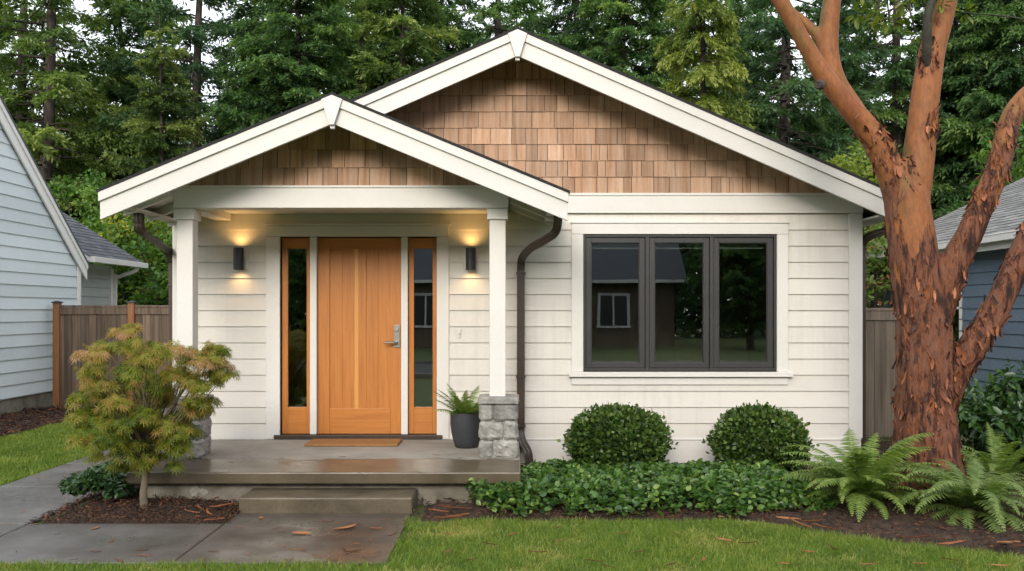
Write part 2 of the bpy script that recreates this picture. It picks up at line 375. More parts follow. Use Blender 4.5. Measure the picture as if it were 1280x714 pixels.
m_fern = foliage('fern_fronds', [(0.045,0.086,0.019), (0.097,0.166,0.031), (0.171,0.252,0.050), (0.308,0.361,0.100)], .4, .5)
m_fernpale = foliage('pale_fern_fronds', [(0.037,0.070,0.015), (0.089,0.148,0.032), (0.168,0.235,0.065), (0.282,0.338,0.115)], .4, .5)
m_fernstem = surf('fern_stem', [(.09,.10,.03), (.12,.11,.04)], .6, 20, bump=0)
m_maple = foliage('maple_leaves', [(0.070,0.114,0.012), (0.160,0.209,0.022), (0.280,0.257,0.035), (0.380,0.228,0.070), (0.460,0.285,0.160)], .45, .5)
m_mapletrunk = surf('maple_bark', [(.10,.08,.055), (.18,.145,.10)], .8, 14, bump=.4, bscale=40)
m_madleaf = foliage('madrona_leaves', [(.04,.08,.012), (.09,.15,.02), (.17,.22,.035), (.30,.22,.04)], .4, .4)
m_litter = foliage('leaf_litter', [(.05,.018,.010), (.13,.045,.018), (.24,.085,.032), (.34,.15,.06)], .1, .7)
m_grass = foliage('grass_blades', [(0.052,0.104,0.014), (0.111,0.187,0.024), (0.186,0.260,0.037), (0.327,0.328,0.086)], .35, .5)
m_mat = surf('coir', [(.26,.125,.04), (.36,.18,.065)], .95, 60, bump=.8, bscale=220, bdist=.01, fine=.3)
m_pot = surf('charcoal_pot', [(.032,.034,.040), (.046,.048,.055)], .55, 6, bump=.08, bscale=60, spec=.4)
m_patch = surf('lime_patch', [(.26,.245,.215), (.36,.345,.31)], .9, 10, bump=.2)

def madrona_bark():
    m, nt, b, o = newmat('madrona_bark'); L = nt.links.new
    v = coords(nt, (1, 1, .45)); v2 = coords(nt, (1, 1, .24))
    n1 = N(nt, 'ShaderNodeTexNoise', Scale=2.0, Detail=10, Roughness=.58); L(v, n1.inputs['Vector'])
    smooth = ramp(nt, [(.30, (.075,.066,.017)), (.40, (.145,.085,.027)), (.47, (.215,.085,.030)), (.58, (.25,.094,.034)), (.66, (.195,.064,.024)), (.78, (.29,.130,.056))]); L(n1.outputs['Fac'], smooth.inputs[0])
    n2 = N(nt, 'ShaderNodeTexNoise', Scale=12, Detail=9, Roughness=.72); L(v2, n2.inputs['Vector'])
    rough = ramp(nt, [(.37, (.022,.011,.008)), (.45, (.080,.030,.018)), (.50, (.205,.072,.032)), (.56, (.150,.070,.050)), (.62, (.24,.090,.042)), (.70, (.33,.15,.08))]); L(n2.outputs['Fac'], rough.inputs[0])
    sp = N(nt, 'ShaderNodeSeparateXYZ'); L(coords(nt), sp.inputs[0])
    # flaky plates on the butt, smooth skin on the limbs, patchy in between
    n3 = N(nt, 'ShaderNodeTexNoise', Scale=3.2, Detail=6, Roughness=.65); L(v2, n3.inputs['Vector'])
    ma = N(nt, 'ShaderNodeMath', operation='MULTIPLY_ADD'); ma.inputs[1].default_value = 5.2; L(n3.outputs['Fac'], ma.inputs[0]); L(sp.outputs['Z'], ma.inputs[2])
    xr_ = N(nt, 'ShaderNodeMapRange'); xr_.inputs[1].default_value = .28; xr_.inputs[2].default_value = .60; xr_.inputs[3].default_value = 0; xr_.inputs[4].default_value = .75; L(sp.outputs['X'], xr_.inputs[0])
    sb = N(nt, 'ShaderNodeMath', operation='SUBTRACT'); L(ma.outputs[0], sb.inputs[0]); L(xr_.outputs[0], sb.inputs[1])
    mr = N(nt, 'ShaderNodeMapRange'); mr.inputs[1].default_value = 4.95; mr.inputs[2].default_value = 5.10; L(sb.outputs[0], mr.inputs[0])
    mx = N(nt, 'ShaderNodeMix', data_type='RGBA'); L(mr.outputs[0], mx.inputs[0]); L(rough.outputs[0], mx.inputs[6]); L(smooth.outputs[0], mx.inputs[7])
    nf = N(nt, 'ShaderNodeTexNoise', Scale=26, Detail=6, Roughness=.7); L(coords(nt, (1, 1, .35)), nf.inputs['Vector'])
    mf = N(nt, 'ShaderNodeMapRange'); mf.inputs[1].default_value = .3; mf.inputs[2].default_value = .62; mf.inputs[3].default_value = .62; mf.inputs[4].default_value = 1.12
    L(nf.outputs['Fac'], mf.inputs[0]); sf = N(nt, 'ShaderNodeVectorMath', operation='SCALE'); L(mx.outputs[2], sf.inputs[0]); L(mf.outputs[0], sf.inputs['Scale'])
    L(sf.outputs[0], b.inputs['Base Color']); b.inputs['Roughness'].default_value = .6; b.inputs['Specular IOR Level'].default_value = .25
    inv = N(nt, 'ShaderNodeMapRange'); inv.inputs[3].default_value = 1.0; inv.inputs[4].default_value = .12; L(mr.outputs[0], inv.inputs[0])
    hm = N(nt, 'ShaderNodeMath', operation='MULTIPLY'); L(n2.outputs['Fac'], hm.inputs[0]); L(inv.outputs[0], hm.inputs[1])
    bp = N(nt, 'ShaderNodeBump', Strength=.9, Distance=.05); L(hm.outputs[0], bp.inputs['Height']); L(bp.outputs[0], b.inputs['Normal'])
    return m
m_madrona = madrona_bark()
m_flake = foliage('bark_flakes', [(.03,.012,.008), (.10,.034,.017), (.24,.078,.03), (.38,.155,.07)], .05, .6)
m_greybranch = surf('grey_green_bark', [(.016,.015,.010), (.045,.042,.028)], .8, 12, bump=.4)

# ------------------------------------------------------------------ ground
def structure(name, mb, mat, **kw): return tag(mb.build(name, mat, **kw), kind='structure')

g = MB(); g.add([(-300,-300,-.004), (300,-300,-.004), (300,300,-.004), (-300,300,-.004)], [(0,1,2,3)])
structure('ground', g, m_turf)
g = MB(); g.box(-60, 60, -8.6, -3.0, -.2, .004)
structure('street', g, m_asphalt)
g = MB(); g.box(-60, 60, -2.98, -2.84, -.2, .11); g.box(-60, 60, -8.76, -8.62, -.2, .11)
structure('kerb', g, m_foundation)

GAP = .006
def panels(mb, lst, z=.022):
    for x0, x1, y0, y1 in lst:
        # slightly rounded slab edge
        e = .008
        mb.add([(x0+GAP,y0+GAP,-.1),(x1-GAP,y0+GAP,-.1),(x1-GAP,y1-GAP,-.1),(x0+GAP,y1-GAP,-.1),
                (x0+GAP,y0+GAP,z-e),(x1-GAP,y0+GAP,z-e),(x1-GAP,y1-GAP,z-e),(x0+GAP,y1-GAP,z-e),
                (x0+GAP+e,y0+GAP+e,z),(x1-GAP-e,y0+GAP+e,z),(x1-GAP-e,y1-GAP-e,z),(x0+GAP+e,y1-GAP-e,z)],
               [(0,1,5,4),(1,2,6,5),(2,3,7,6),(3,0,4,7),(4,5,9,8),(5,6,10,9),(6,7,11,10),(7,4,8,11),(8,9,10,11)])
w = MB()
panels(w, [(-4.95,-3.84,6.9,8.34), (-4.95,-3.84,8.34,9.6), (-4.95,-3.84,9.6,11.1), (-4.95,-3.84,11.1,12.6), (-4.95,-3.84,12.6,14.1), (-4.95,-3.84,14.1,15.1)])
panels(w, [(-8.0,-6.4,5.82,6.9), (-6.4,-3.84,5.82,6.9), (-3.84,-2.29,5.82,6.9), (-2.29,-.835,5.82,7.25)])
structure('walkway', w, m_walk)

def patch(name, outline, mat, zf, step=.06):
    """bumpy sheet inside a closed outline (x,y)"""
    xs = [p[0] for p in outline]; ys = [p[1] for p in outline]
    bm = bmesh.new()
    X = np.arange(min(xs)-step, max(xs)+step, step); Y = np.arange(min(ys)-step, max(ys)+step, step)
    grid = {}
    def inside(x, y):
        c = False; n = len(outline)
        for i in range(n):
            (x1,y1),(x2,y2) = outline[i], outline[(i+1) % n]
            if (y1 > y) != (y2 > y) and x < (x2-x1)*(y-y1)/(y2-y1)+x1: c = not c
        return c
    for i, x in enumerate(X):
        for j, y in enumerate(Y):
            if inside(x, y):
                dd = 9.0
                for k in range(len(outline)):
                    (x1,y1),(x2,y2) = outline[k], outline[(k+1) % len(outline)]
                    l2 = (x2-x1)**2+(y2-y1)**2; t = max(0, min(1, ((x-x1)*(x2-x1)+(y-y1)*(y2-y1))/l2)) if l2 else 0
                    dd = min(dd, math.hypot(x-x1-t*(x2-x1), y-y1-t*(y2-y1)))
                f = max(0, min(1, (dd-step*.9)/.15))
                grid[i, j] = bm.verts.new((x, y, -.006 + (zf(x, y)+.006)*f))
    for (i, j) in list(grid):
        q = [(i,j),(i+1,j),(i+1,j+1),(i,j+1)]
        if all(k in grid for k in q): bm.faces.new([grid[k] for k in q])
    me = bpy.data.meshes.new(name); bm.to_mesh(me); bm.free()
    return tag(link(name, me, mat, smooth=True), kind='structure'), inside

bed_left = [(-3.86,6.88), (-2.27,6.88), (-2.27,7.9), (-3.2,7.9), (-3.3,9.5), (-3.86,9.5)]
bed_front = [(-.82,7.02), (-.82,7.8), (-.2,7.8), (.05,9.6), (3.95,9.6), (3.95,11.4), (8.0,11.4), (8.0,4.9), (6.0,5.2), (4.6,5.65), (3.56,6.02), (2.91,6.33), (2.4,6.64), (2.1,6.95), (1.85,7.05), (.6,7.03), (-.26,7.06), (-.62,6.97)]
bed_side = [(-8.3,8.0), (-6.83,8.0), (-6.83,15.0), (-8.3,15.0)]
def nz2(x, y, s): return mnoise.noise(Vector((x*s, y*s, 1.7)))
patch('mulch_bed', bed_left, m_soil, lambda x, y: .02 + .045*math.exp(-((x+3.1)**2+(y-7.3)**2)*3) + .018*nz2(x,y,9))
patch('mulch_bed', bed_front, m_soil, lambda x, y: .035 + .02*nz2(x,y,8) + (.12*math.exp(-((x-3.77)**2+(y-7.85)**2)*1.2)), .07)
patch('mulch_bed', bed_side, m_soil, lambda x, y: .03 + .02*nz2(x,y,8), .08)

# ------------------------------------------------------------------ wall and shingle builders
def siding(mb, u0, u1, z_lines, holes, put, ext=None, lap=.016, top=.004):
    """lapped boards; put(u, z, d) gives the world point d metres proud of the wall; ext(z) -> (u0,u1) for gables"""
    for z0, z1 in zip(z_lines[:-1], z_lines[1:]):
        cuts = [z0, z1] + [h for (_, _, a, b) in holes for h in (a, b) if z0 < h < z1]
        cuts = sorted(set(cuts)); tn = random.random()
        for a, b in zip(cuts[:-1], cuts[1:]):
            pr = lambda z: lap + (top - lap) * (z - z0) / (z1 - z0)
            iv = [(u0, u1)]
            for (h0, h1, ha, hb) in holes:
                if ha < (a+b)/2 < hb:
                    nv = []
                    for p, q in iv:
                        if h0 > p: nv.append((p, min(q, h0)))
                        if h1 < q: nv.append((max(p, h1), q))
                    iv = [t for t in nv if t[1] - t[0] > 1e-4]
            for p, q in iv:
                if ext:
                    ea, eb = ext(a), ext(b)
                    pa, qa, pb, qb = max(p, ea[0]), min(q, ea[1]), max(p, eb[0]), min(q, eb[1])
                    if qa - pa < .01: continue
                    if qb < pb: pb = qb = (pb+qb)/2
                else: pa, qa, pb, qb = p, q, p, q
                mb.add([put(pa,a,pr(a)), put(qa,a,pr(a)), put(qb,b,pr(b)), put(pb,b,pr(b))], [(0,1,2,3)], tn)
                if a == z0:
                    mb.add([put(pa,a,0), put(qa,a,0), put(qa,a,pr(a)), put(pa,a,pr(a))], [(0,1,2,3)], tn)

def clip(poly, a, b, c):
    """keep a*x+b*y<=c"""
    o = []
    for i in range(len(poly)):
        p, q = poly[i], poly[(i+1) % len(poly)]
        fp, fq = a*p[0]+b*p[1]-c, a*q[0]+b*q[1]-c
        if fp <= 0: o.append(p)
        if (fp < 0 < fq) or (fq < 0 < fp):
            t = fp/(fp-fq); o.append((p[0]+(q[0]-p[0])*t, p[1]+(q[1]-p[1])*t))
    return o

def shingles(mb, put, u0, u1, v0, v1, row, wmin, wmax, half, thick=.014, gap=.0065, jit=.004, tvar=1.0):
    """put(u, v, d); half: list of (a,b,c) half planes"""
    v = v0; 
    while v < v1 - .01:
        u = u0 - random.random()*wmax
        while u < u1:
            w_ = random.uniform(wmin, wmax)
            ra = v + random.uniform(-jit, jit)*.5 if v > v0 else v
            poly = [(u+gap/2, ra), (u+w_-gap/2, ra), (u+w_-gap/2, v+row+.01), (u+gap/2, v+row+.01)]
            for h in [(-1,0,-u0), (1,0,u1), (0,1,v1)] + half:
                poly = clip(poly, *h)
                if len(poly) < 3: break
            if len(poly) >= 3:
                tn = min(1, max(0, .5 + random.gauss(0, .28)*tvar)); th = thick*random.uniform(.8, 1.25)
                d = lambda q: th*(1 - .75*(q[1]-v)/row)
                pts = [put(p[0], p[1], d(p)) for p in poly]
                mb.add(pts, [tuple(range(len(pts)))], tn)
                for i in range(len(poly)):           # butt and side edges
                    p, q = poly[i], poly[(i+1) % len(poly)]
                    mb.add([put(p[0],p[1],0), put(q[0],q[1],0), put(q[0],q[1],d(q)), put(p[0],p[1],d(p))], [(0,1,2,3)], tn*.8)
            u += w_
        v += row

# ------------------------------------------------------------------ the house
house = empty('bungalow', (0, 9.5, 0), 'cream bungalow with cedar shingle gables, orange front door and covered porch', 'house')
WY = 9.5
def bx(name, mat, *boxes, bevel=.004, parent=house):
    m = MB()
    for b in boxes: m.box(*b)
    return m.build(name, mat, parent, bevel=bevel)

WX0, WX1 = -3.70, 3.82
win_hole = (.72, 2.95, 1.0, 2.60)
door_hole = (-2.62, -.75, .30, 2.58)
s = MB()
lines = [.306 + .1765*k for k in range(14)] + [2.775]
siding(s, WX0+.02, WX1-.13, lines, [win_hole, door_hole], lambda u, z, d: (u, WY - d, z), lap=.020, top=.004)
# backing sheet
def sheet_with_holes(mb, y, u0, u1, z0, z1, holes):
    us = sorted({u0, u1, *[h for q in holes for h in q[:2]]}); zs = sorted({z0, z1, *[h for q in holes for h in q[2:]]})
    for a, b in zip(us[:-1], us[1:]):
        for c, d in zip(zs[:-1], zs[1:]):
            if any(q[0] < (a+b)/2 < q[1] and q[2] < (c+d)/2 < q[3] for q in holes): continue
            mb.box(a, b, y, y+.12, c, d)
sheet_with_holes(s, WY, WX0, WX1, .02, 2.99, [win_hole, door_hole])
s.build('siding_wall', m_siding, house, fixn=False)
bx('side_wall', m_siding, (WX0, WX0+.12, WY+.13, 19.5, .02, 2.9)); bx('side_wall', m_siding, (WX1-.12, WX1, WY+.13, 19.5, .02, 2.9)); bx('side_wall', m_siding, (WX0, WX1, 19.5, 19.62, .02, 2.9))
bx('foundation', m_foundation, (WX0+.03, WX1-.03, WY+.03, 19.4, -.1, .02))
bx('water_table', m_trim, (.10, WX1-.002, WY-.026, WY-.001, .045, .300), (.10, WX1-.002, WY-.034, WY-.001, .298, .318))
bx('corner_board', m_trim, (WX1-.135, WX1+.012, WY-.034, WY+.1, .32, 2.777))
bx('corner_board', m_trim, (WX0-.012, WX0+.135, WY-.034, WY+.1, .32, 2.777))
bx('frieze_board', m_trim, (-.04, WX1+.014, WY-.042, WY-.001, 2.78, 2.992), (-.04, WX1+.018, WY-.052, WY-.001, 2.970, 2.999))

# main roof and gable
MPX, MPZ, MS, MEL, MER, MFY = .058, 4.627, .437, -3.76, 4.17, 9.0
def mz(x): return MPZ - MS*abs(x - MPX)
gs_ = MB()
sl = [(MS, 1, MPZ-.10 + MS*MPX), (-MS, 1, MPZ-.10 - MS*MPX)]
shingles(gs_, lambda u, v, d: (u, WY - .012 - d, v), WX0, WX1, 2.999, 4.6, .1785, .085, .25, sl, .015)
gs_.build('gable_shingles', m_shingle, house, fixn=False)
gw = MB(); gw.prism([(WX0, 2.992), (WX1, 2.992), (WX1, mz(WX1)-.12), (MPX, MPZ-.12), (WX0, mz(WX0)-.12)], 'y', WY-.008, WY+.1)
gw.build('gable_backing', m_thresh, house)
def roof_part(px, pz, xl, xr, sl_, y0, y1, off0, off1, name, mat, ext=.0):
    zf = lambda x: pz - sl_*abs(x-px)
    m = MB(); m.prism([(xl-ext, zf(xl-ext)+off1), (px, pz+off1), (xr+ext, zf(xr+ext)+off1), (xr+ext, zf(xr+ext)+off0), (px, pz+off0), (xl-ext, zf(xl-ext)+off0)], 'y', y0, y1)
    return m.build(name, mat, house)
roof_part(MPX, MPZ, MEL, MER, MS, MFY-.03, 20.0, .002, .03, 'roof', m_roof, .02)
roof_part(MPX, MPZ, MEL, MER, MS, MFY+.04, 19.95, -.11, 0, 'soffit', m_trim)
def rake(px, pz, xe, sl_, y, name='rake_board', h0=.09, h1=.265, thick=.035):
    m = MB(); z = lambda x, o: pz - sl_*abs(x-px) - o
    m.prism([(px, z(px, h0-.012)), (xe, z(xe, h0-.012)), (xe, z(xe, h1)), (px, z(px, h1))], 'y', y, y+thick)
    m.prism([(px, z(px, 0)), (xe+math.copysign(.008, xe-px), z(xe, 0)-.003), (xe+math.copysign(.008, xe-px), z(xe, h0)-.003), (px, z(px, h0))], 'y', y-.022, y+thick-.005)
    return m.build(name, m_rake, house, bevel=.003)
rake(MPX, MPZ, MEL, MS, MFY); rake(MPX, MPZ, MER, MS, MFY)
def vplate(px, pz, sl_, y, wt, wb, h):
    m = MB(); m.prism([(px-wt/2, pz-sl_*wt/2-.001), (px, pz-.001), (px+wt/2, pz-sl_*wt/2-.001), (px+wb/2, pz-h), (px-wb/2, pz-h)], 'y', y-.045, y-.024)
    m.prism([(px-wb/2, pz-h-.03), (px+wb/2, pz-h-.03), (px+wb/2, pz-h+.02), (px-wb/2, pz-h+.02)], 'y', y-.012, y+.03)
    return m.build('gable_plate', m_rake, house, bevel=.003)
vplate(MPX, MPZ, MS, MFY, .20, .045, .285)
# eave gutters along the depth of the main roof
bx('gutter', m_trim, (MER-.13, MER, MFY+.05, 20, mz(MER)-.125, mz(MER)-.005))
bx('eave_soffit', m_trim, (WX1+.02, MER-.125, MFY+.08, 19.9, 2.70, 2.72), (WX1+.02, WX1+.05, MFY+.6, 19.9, 2.72, 2.86))
bx('gutter', m_trim, (MEL, MEL+.05, MFY+.3, 20, mz(MEL)-.13, mz(MEL)-.005))

# porch roof
PPX, PPZ, PSL, PEL, PER, PFY = -1.622, 3.656, .413, -3.724, .503, 7.83
def pz_(x): return PPZ - PSL*abs(x-PPX)
roof_part(PPX, PPZ, PEL, PER, PSL, PFY-.03, 9.47, .002, .026, 'porch_roof', m_roof, .02)
roof_part(PPX, PPZ, PEL, PER, PSL, PFY+.04, 9.46, -.10, 0, 'porch_soffit', m_trim)
rake(PPX, PPZ, PEL, PSL, PFY, h0=.085, h1=.25); rake(PPX, PPZ, PER, PSL, PFY, h0=.085, h1=.25)
vplate(PPX, PPZ, PSL, PFY, .19, .04, .268)
BY = 8.30
ps = MB(); sl = [(PSL, 1, PPZ-.09 + PSL*PPX), (-PSL, 1, PPZ-.09 - PSL*PPX)]
shingles(ps, lambda u, v, d: (u, BY + .03 - d, v), -3.3, .02, 2.915, 3.6, .174, .10, .24, sl, .015)
ps.build('gable_shingles', m_shingle, house, fixn=False)
gw = MB(); gw.prism([(-3.24, 2.90), (-.04, 2.90), (-.04, pz_(-.04)-.11), (PPX, PPZ-.11), (-3.24, pz_(-3.24)-.11)], 'y', BY+.034, BY+.1)
gw.build('gable_backing', m_thresh, house)
bx('porch_beam', m_trim, (-3.245, -.035, BY, BY+.19, 2.70, 2.905), (-3.25, -.03, BY-.012, BY+.19, 2.892, 2.914))
bx('porch_beam', m_trim, (-3.235, -3.07, BY+.20, 9.47, 2.70, 2.905)); bx('porch_beam', m_trim, (-.21, -.045, BY+.20, 9.47, 2.70, 2.905))
pc = MB()
for k in range(10):
    y0 = BY+.195+k*.1; pc.box(-3.065, -.215, y0, y0+.094, 2.775, 2.795)
pc.build('porch_ceiling', m_trim, house, bevel=.003)
bx('eave_box', m_trim, (PEL+.005, PEL+.035, PFY+.04, 9.4, 2.665, pz_(PEL)-.003), (PEL+.035, PEL+.20, PFY+.3, 9.4, 2.668, 2.685))
bx('eave_box', m_trim, (PER-.035, PER-.005, PFY+.04, 9.4, 2.665, pz_(PER)-.003), (PER-.16, PER-.035, PFY+.3, 9.4, 2.668, 2.685))
def rafter(y, xa, xb):
    m = MB(); za, zb = pz_(xa)-.101, pz_(xb)-.101
    m.prism([(xa, za), (xb, zb), (xb, zb-.09), (xa, za-.09)], 'y', y, y+.045)
    m.build('rafter', m_trim, house, bevel=.003)
for y in (8.22, 8.75, 9.28):
    rafter(y, -3.26, PEL+.036); rafter(y, -.02, PER-.036)

# posts and stone piers
def post(cx):
    m = MB(); m.box(cx-.078, cx+.078, 8.34, 8.49, .885, 2.60)
    o = m.build('porch_post', m_trim, house, bevel=.006)
    c = MB(); c.box(cx-.10, cx+.10, 8.318, 8.512, 2.592, 2.698); c.build('post_cap', m_trim, o, bevel=.004)
post(-3.152); post(-.139)

def rough_stone(mb, x0, x1, y0, y1, z0, z1, face, amp, tn):
    """one rock-faced block: gridded faces pushed about by noise, edges pulled back"""
    bm = bmesh.new(); bmesh.ops.create_cube(bm, size=1)
    bmesh.ops.subdivide_edges(bm, edges=bm.edges[:], cuts=6, use_grid_fill=True)
    c = Vector(((x0+x1)/2, (y0+y1)/2, (z0+z1)/2)); d = Vector((x1-x0, y1-y0, z1-z0)); sd = random.random()*50
    vs_, ix = [], {}
    for i, v in enumerate(bm.verts):
        p = Vector(v.co); e = sum(1 for k in range(3) if abs(p[k]) > .49)
        q = Vector((p.x*d.x, p.y*d.y, p.z*d.z)) + c
        n = mnoise.noise(q*14 + Vector((sd,0,0)))*.7 + mnoise.noise(q*34 + Vector((sd,3,0)))*.45
        out_ = Vector((p.x if abs(p.x) > .49 else 0, p.y if abs(p.y) > .49 else 0, p.z*.3 if abs(p.z) > .49 else 0))
        if out_.length: q += out_.normalized() * (n*amp + (amp*.7 if e == 1 else -.2*amp if e == 2 else -.5*amp))
        vs_.append(q); ix[v] = i
    bm.verts.index_update()
    mb.add(vs_, [tuple(v.index for v in f.verts) for f in bm.faces], tn); bm.free()

def pier(cx):
    y0, y1, hw = 8.24, 8.59, .172
    core = MB(); core.box(cx-hw+.022, cx+hw-.022, y0+.022, y1-.022, .308, .82)
    st = MB(); zc = [(.312,.478,[.34]), (.488,.655,[.64]), (.665,.822,[.36])]
    for z0, z1, (sp,) in zc:
        xs = cx-hw + 2*hw*sp
        rough_stone(st, cx-hw, xs-.006, y0, y0+.16, z0, z1, 0, .019, random.random()); rough_stone(st, xs+.006, cx+hw, y0, y0+.16, z0, z1, 0, .019, random.random())
        for a, b in ((cx-hw, cx-.01), (cx+.01, cx+hw)): rough_stone(st, a, b, y0+.172, y1, z0, z1, 0, .012, random.random())
    o = st.build('stone_pier', m_stone, house, smooth=False)
    core.build('mortar', m_mortar, o)
    cp = MB(); rough_stone(cp, cx-.19, cx+.19, 8.222, 8.608, .826, .886, 0, .008, .6)
    cp.build('pier_cap', m_stone, o)
pier(-3.152); pier(-.128)

# porch slab, its foundation and the step
bx('porch_slab', m_porch, (-3.36, .077, 7.54, 9.47, .205, .308), bevel=.012)
bx('porch_foundation', m_foundation, (-3.26, -.17, 7.66, 9.4, -.1, .204), (-.168, .0, 7.85, 9.4, -.1, .204))
bx('porch_step', m_step, (-2.29, -.835, 7.25, 7.655, -.05, .150), bevel=.014)
pt = MB(); cx_, cz_ = P(246, 614, 7.655)[0], .115
ring = [(cx_ + (.07+.06*mnoise.noise(Vector((math.cos(t)*1.6, math.sin(t)*1.6, 4))))*math.cos(t)*1.0, cz_ + (.045+.05*mnoise.noise(Vector((math.cos(t)*1.6, math.sin(t)*1.6, 9))))*math.sin(t)) for t in np.linspace(0, 2*math.pi, 25)[:-1]]
pt.prism(ring, 'y', 7.652, 7.6585); pt.build('paint_patch', m_patch, house)

# window
wf = MB()
X0, X1, Z0, Z1 = .781, 2.895, 1.056, 2.547
def framebox(mb, x0, x1, z0, z1, w_, y0, y1, wb=None):
    wb = wb or w_
    mb.box(x0, x0+w_, y0, y1, z0, z1); mb.box(x1-w_, x1, y0, y1, z0, z1)
    mb.box(x0+w_, x1-w_, y0, y1, z1-w_, z1); mb.box(x0+w_, x1-w_, y0, y1, z0, z0+wb)
framebox(wf, X0, X1, Z0, Z1, .026, WY-.012, WY+.10)
ml = [(1.462, 1.504), (2.168, 2.208)]
for a, b in ml: wf.box(a, b, WY-.010, WY+.10, Z0+.026, Z1-.026)
win = wf.build('window', m_dark, house, bevel=.003)
spans = [(X0+.03, ml[0][0]-.004), (ml[0][1]+.004, ml[1][0]-.004), (ml[1][1]+.004, X1-.03)]
for a, b in spans:
    sm = MB(); framebox(sm, a, b, Z0+.03, Z1-.03, .058, WY+.006, WY+.06)
    framebox(sm, a+.056, b-.056, Z0+.086, Z1-.086, .010, WY+.018, WY+.052)
    sm.build('sash', m_dark, win, bevel=.003)
    pm = MB(); pm.box(a+.064, b-.064, WY+.034, WY+.040, Z0+.094, Z1-.094); pm.build('pane', m_glass, win)
cs = MB()
cs.box(.650, X0-.002, WY-.034, WY-.001, 1.045, 2.549); cs.box(X1+.002, 3.018, WY-.034, WY-.001, 1.045, 2.549)
cs.box(.650, 3.018, WY-.034, WY-.001, 2.551, 2.668); cs.box(.640, 3.028, WY-.046, WY-.001, 2.669, 2.688)
cs.build('window_casing', m_trim, win, bevel=.004)
bx('window_sill', m_trim, (.622, 3.062, WY-.075, WY+.02, .992, 1.044), (.652, 3.016, WY-.034, WY-.001, .905, .990), parent=win)

# front door, sidelights, casing
DY = WY + .03
dc = MB()
dc.box(-2.69, -2.537, WY-.034, WY-.001, .312, 2.522); dc.box(-.823, -.690, WY-.034, WY-.001, .312, 2.522)
dc.box(-2.69, -.690, WY-.034, WY-.001, 2.524, 2.645); dc.box(-2.71, -.67, WY-.05, WY-.001, 2.646, 2.668)
dc.box(-2.212, -2.139, WY-.020, WY+.08, .36, 2.523); dc.box(-1.214, -1.141, WY-.020, WY+.08, .36, 2.523)
dc.build('door_casing', m_trim, house, bevel=.004)
bx('threshold', m_thresh, (-2.60, -.76, WY-.055, WY+.1, .311, .356), bevel=.006)
bx('porch_skirt', m_trim, (-2.69, -.690, WY-.0335, WY-.002, .309, .3105), bevel=0)
dx0, dx1, dz0, dz1 = -2.134, -1.219, .36, 2.515
d = MB()
px0, px1, pz0, pz1 = P(411.4,0,WY)[0], P(487.4,0,WY)[0], P(0,511,WY)[2], P(0,310.6,WY)[2]
d.box(dx0, px0, DY, DY+.045, dz0, dz1, .45); d.box(px1, dx1, DY, DY+.045, dz0, dz1, .55)
door = d.build('front_door', m_door, house, bevel=.003)
for a_, b_ in ((dz0, pz0), (pz1, dz1)): bx('door_rail', m_doorh, (px0+.001, px1-.001, DY, DY+.045, a_, b_), parent=door, bevel=.003)
gx = [411.4, 426.8, 441.8, 447.6, 457, 472, 487.4]
pl = MB(); pp = MB()
for i, (a, b) in enumerate(zip(gx[:-1], gx[1:])):
    (pp if i == 2 else pl).box(P(a,0,WY)[0]+.0008, P(b,0,WY)[0]-.0008, DY+.012, DY+.035, pz0-.003, pz1+.003, [.42,.55,.5,.48,.4,.58][i])
pl.build('door_panel', m_door, door, bevel=.0015); pp.build('door_stripe', m_doorpale, door, bevel=.0015)
hm = MB(); hx, hz = P(495.8,0,WY)[0], P(0,420.5,WY)[2]
hm.box(hx-.034, hx+.034, DY-.016, DY-.0005, hz-.125, hz+.125)
hm.tube([(hx, DY-.015, hz-.065), (hx, DY-.060, hz-.065), (hx-.03, DY-.068, hz-.065), (hx-.135, DY-.066, hz-.066)], [.014,.014,.013,.012], 12)
hm.tube([(hx, DY-.015, hz+.07), (hx, DY-.028, hz+.07)], [.022,.021], 20); hm.build('door_handle', m_steel, door, bevel=.003)
def sidelight(x0, x1, gx0, gx1):
    gz0, gz1 = P(0,509.3,WY)[2], P(0,310.6,WY)[2]
    m = MB(); m.box(x0, gx0, DY, DY+.045, dz0, dz1, .4); m.box(gx1, x1, DY, DY+.045, dz0, dz1, .6)
    o = m.build('sidelight', m_door, house, bevel=.004)
    for a_, b_ in ((dz0, gz0), (gz1, dz1)):
        r = MB(); r.box(gx0, gx1, DY+.001, DY+.044, a_, b_); r.build('sidelight_rail', m_doorh, o, bevel=.004)
    p = MB(); p.box(gx0+.001, gx1-.001, DY+.018, DY+.024, gz0+.001, gz1-.001); p.build('pane', m_glass, o)
sidelight(-2.532, -2.217, P(359,0,WY)[0], P(382.5,0,WY)[0]); sidelight(-1.136, -.828, P(517,0,WY)[0], P(540.5,0,WY)[0])
db = MB(); q = P(574.5, 416.5, WY); db.box(q[0]-.016, q[0]+.016, WY-.030, WY-.012, q[2]-.05, q[2]+.05)
dbo = db.build('doorbell', m_trim, house, bevel=.006)
db = MB(); db.tube([(q[0], WY-.030, q[2]-.01), (q[0], WY-.036, q[2]-.01)], [.009,.008], 16); db.build('doorbell_button', m_steel, dbo)

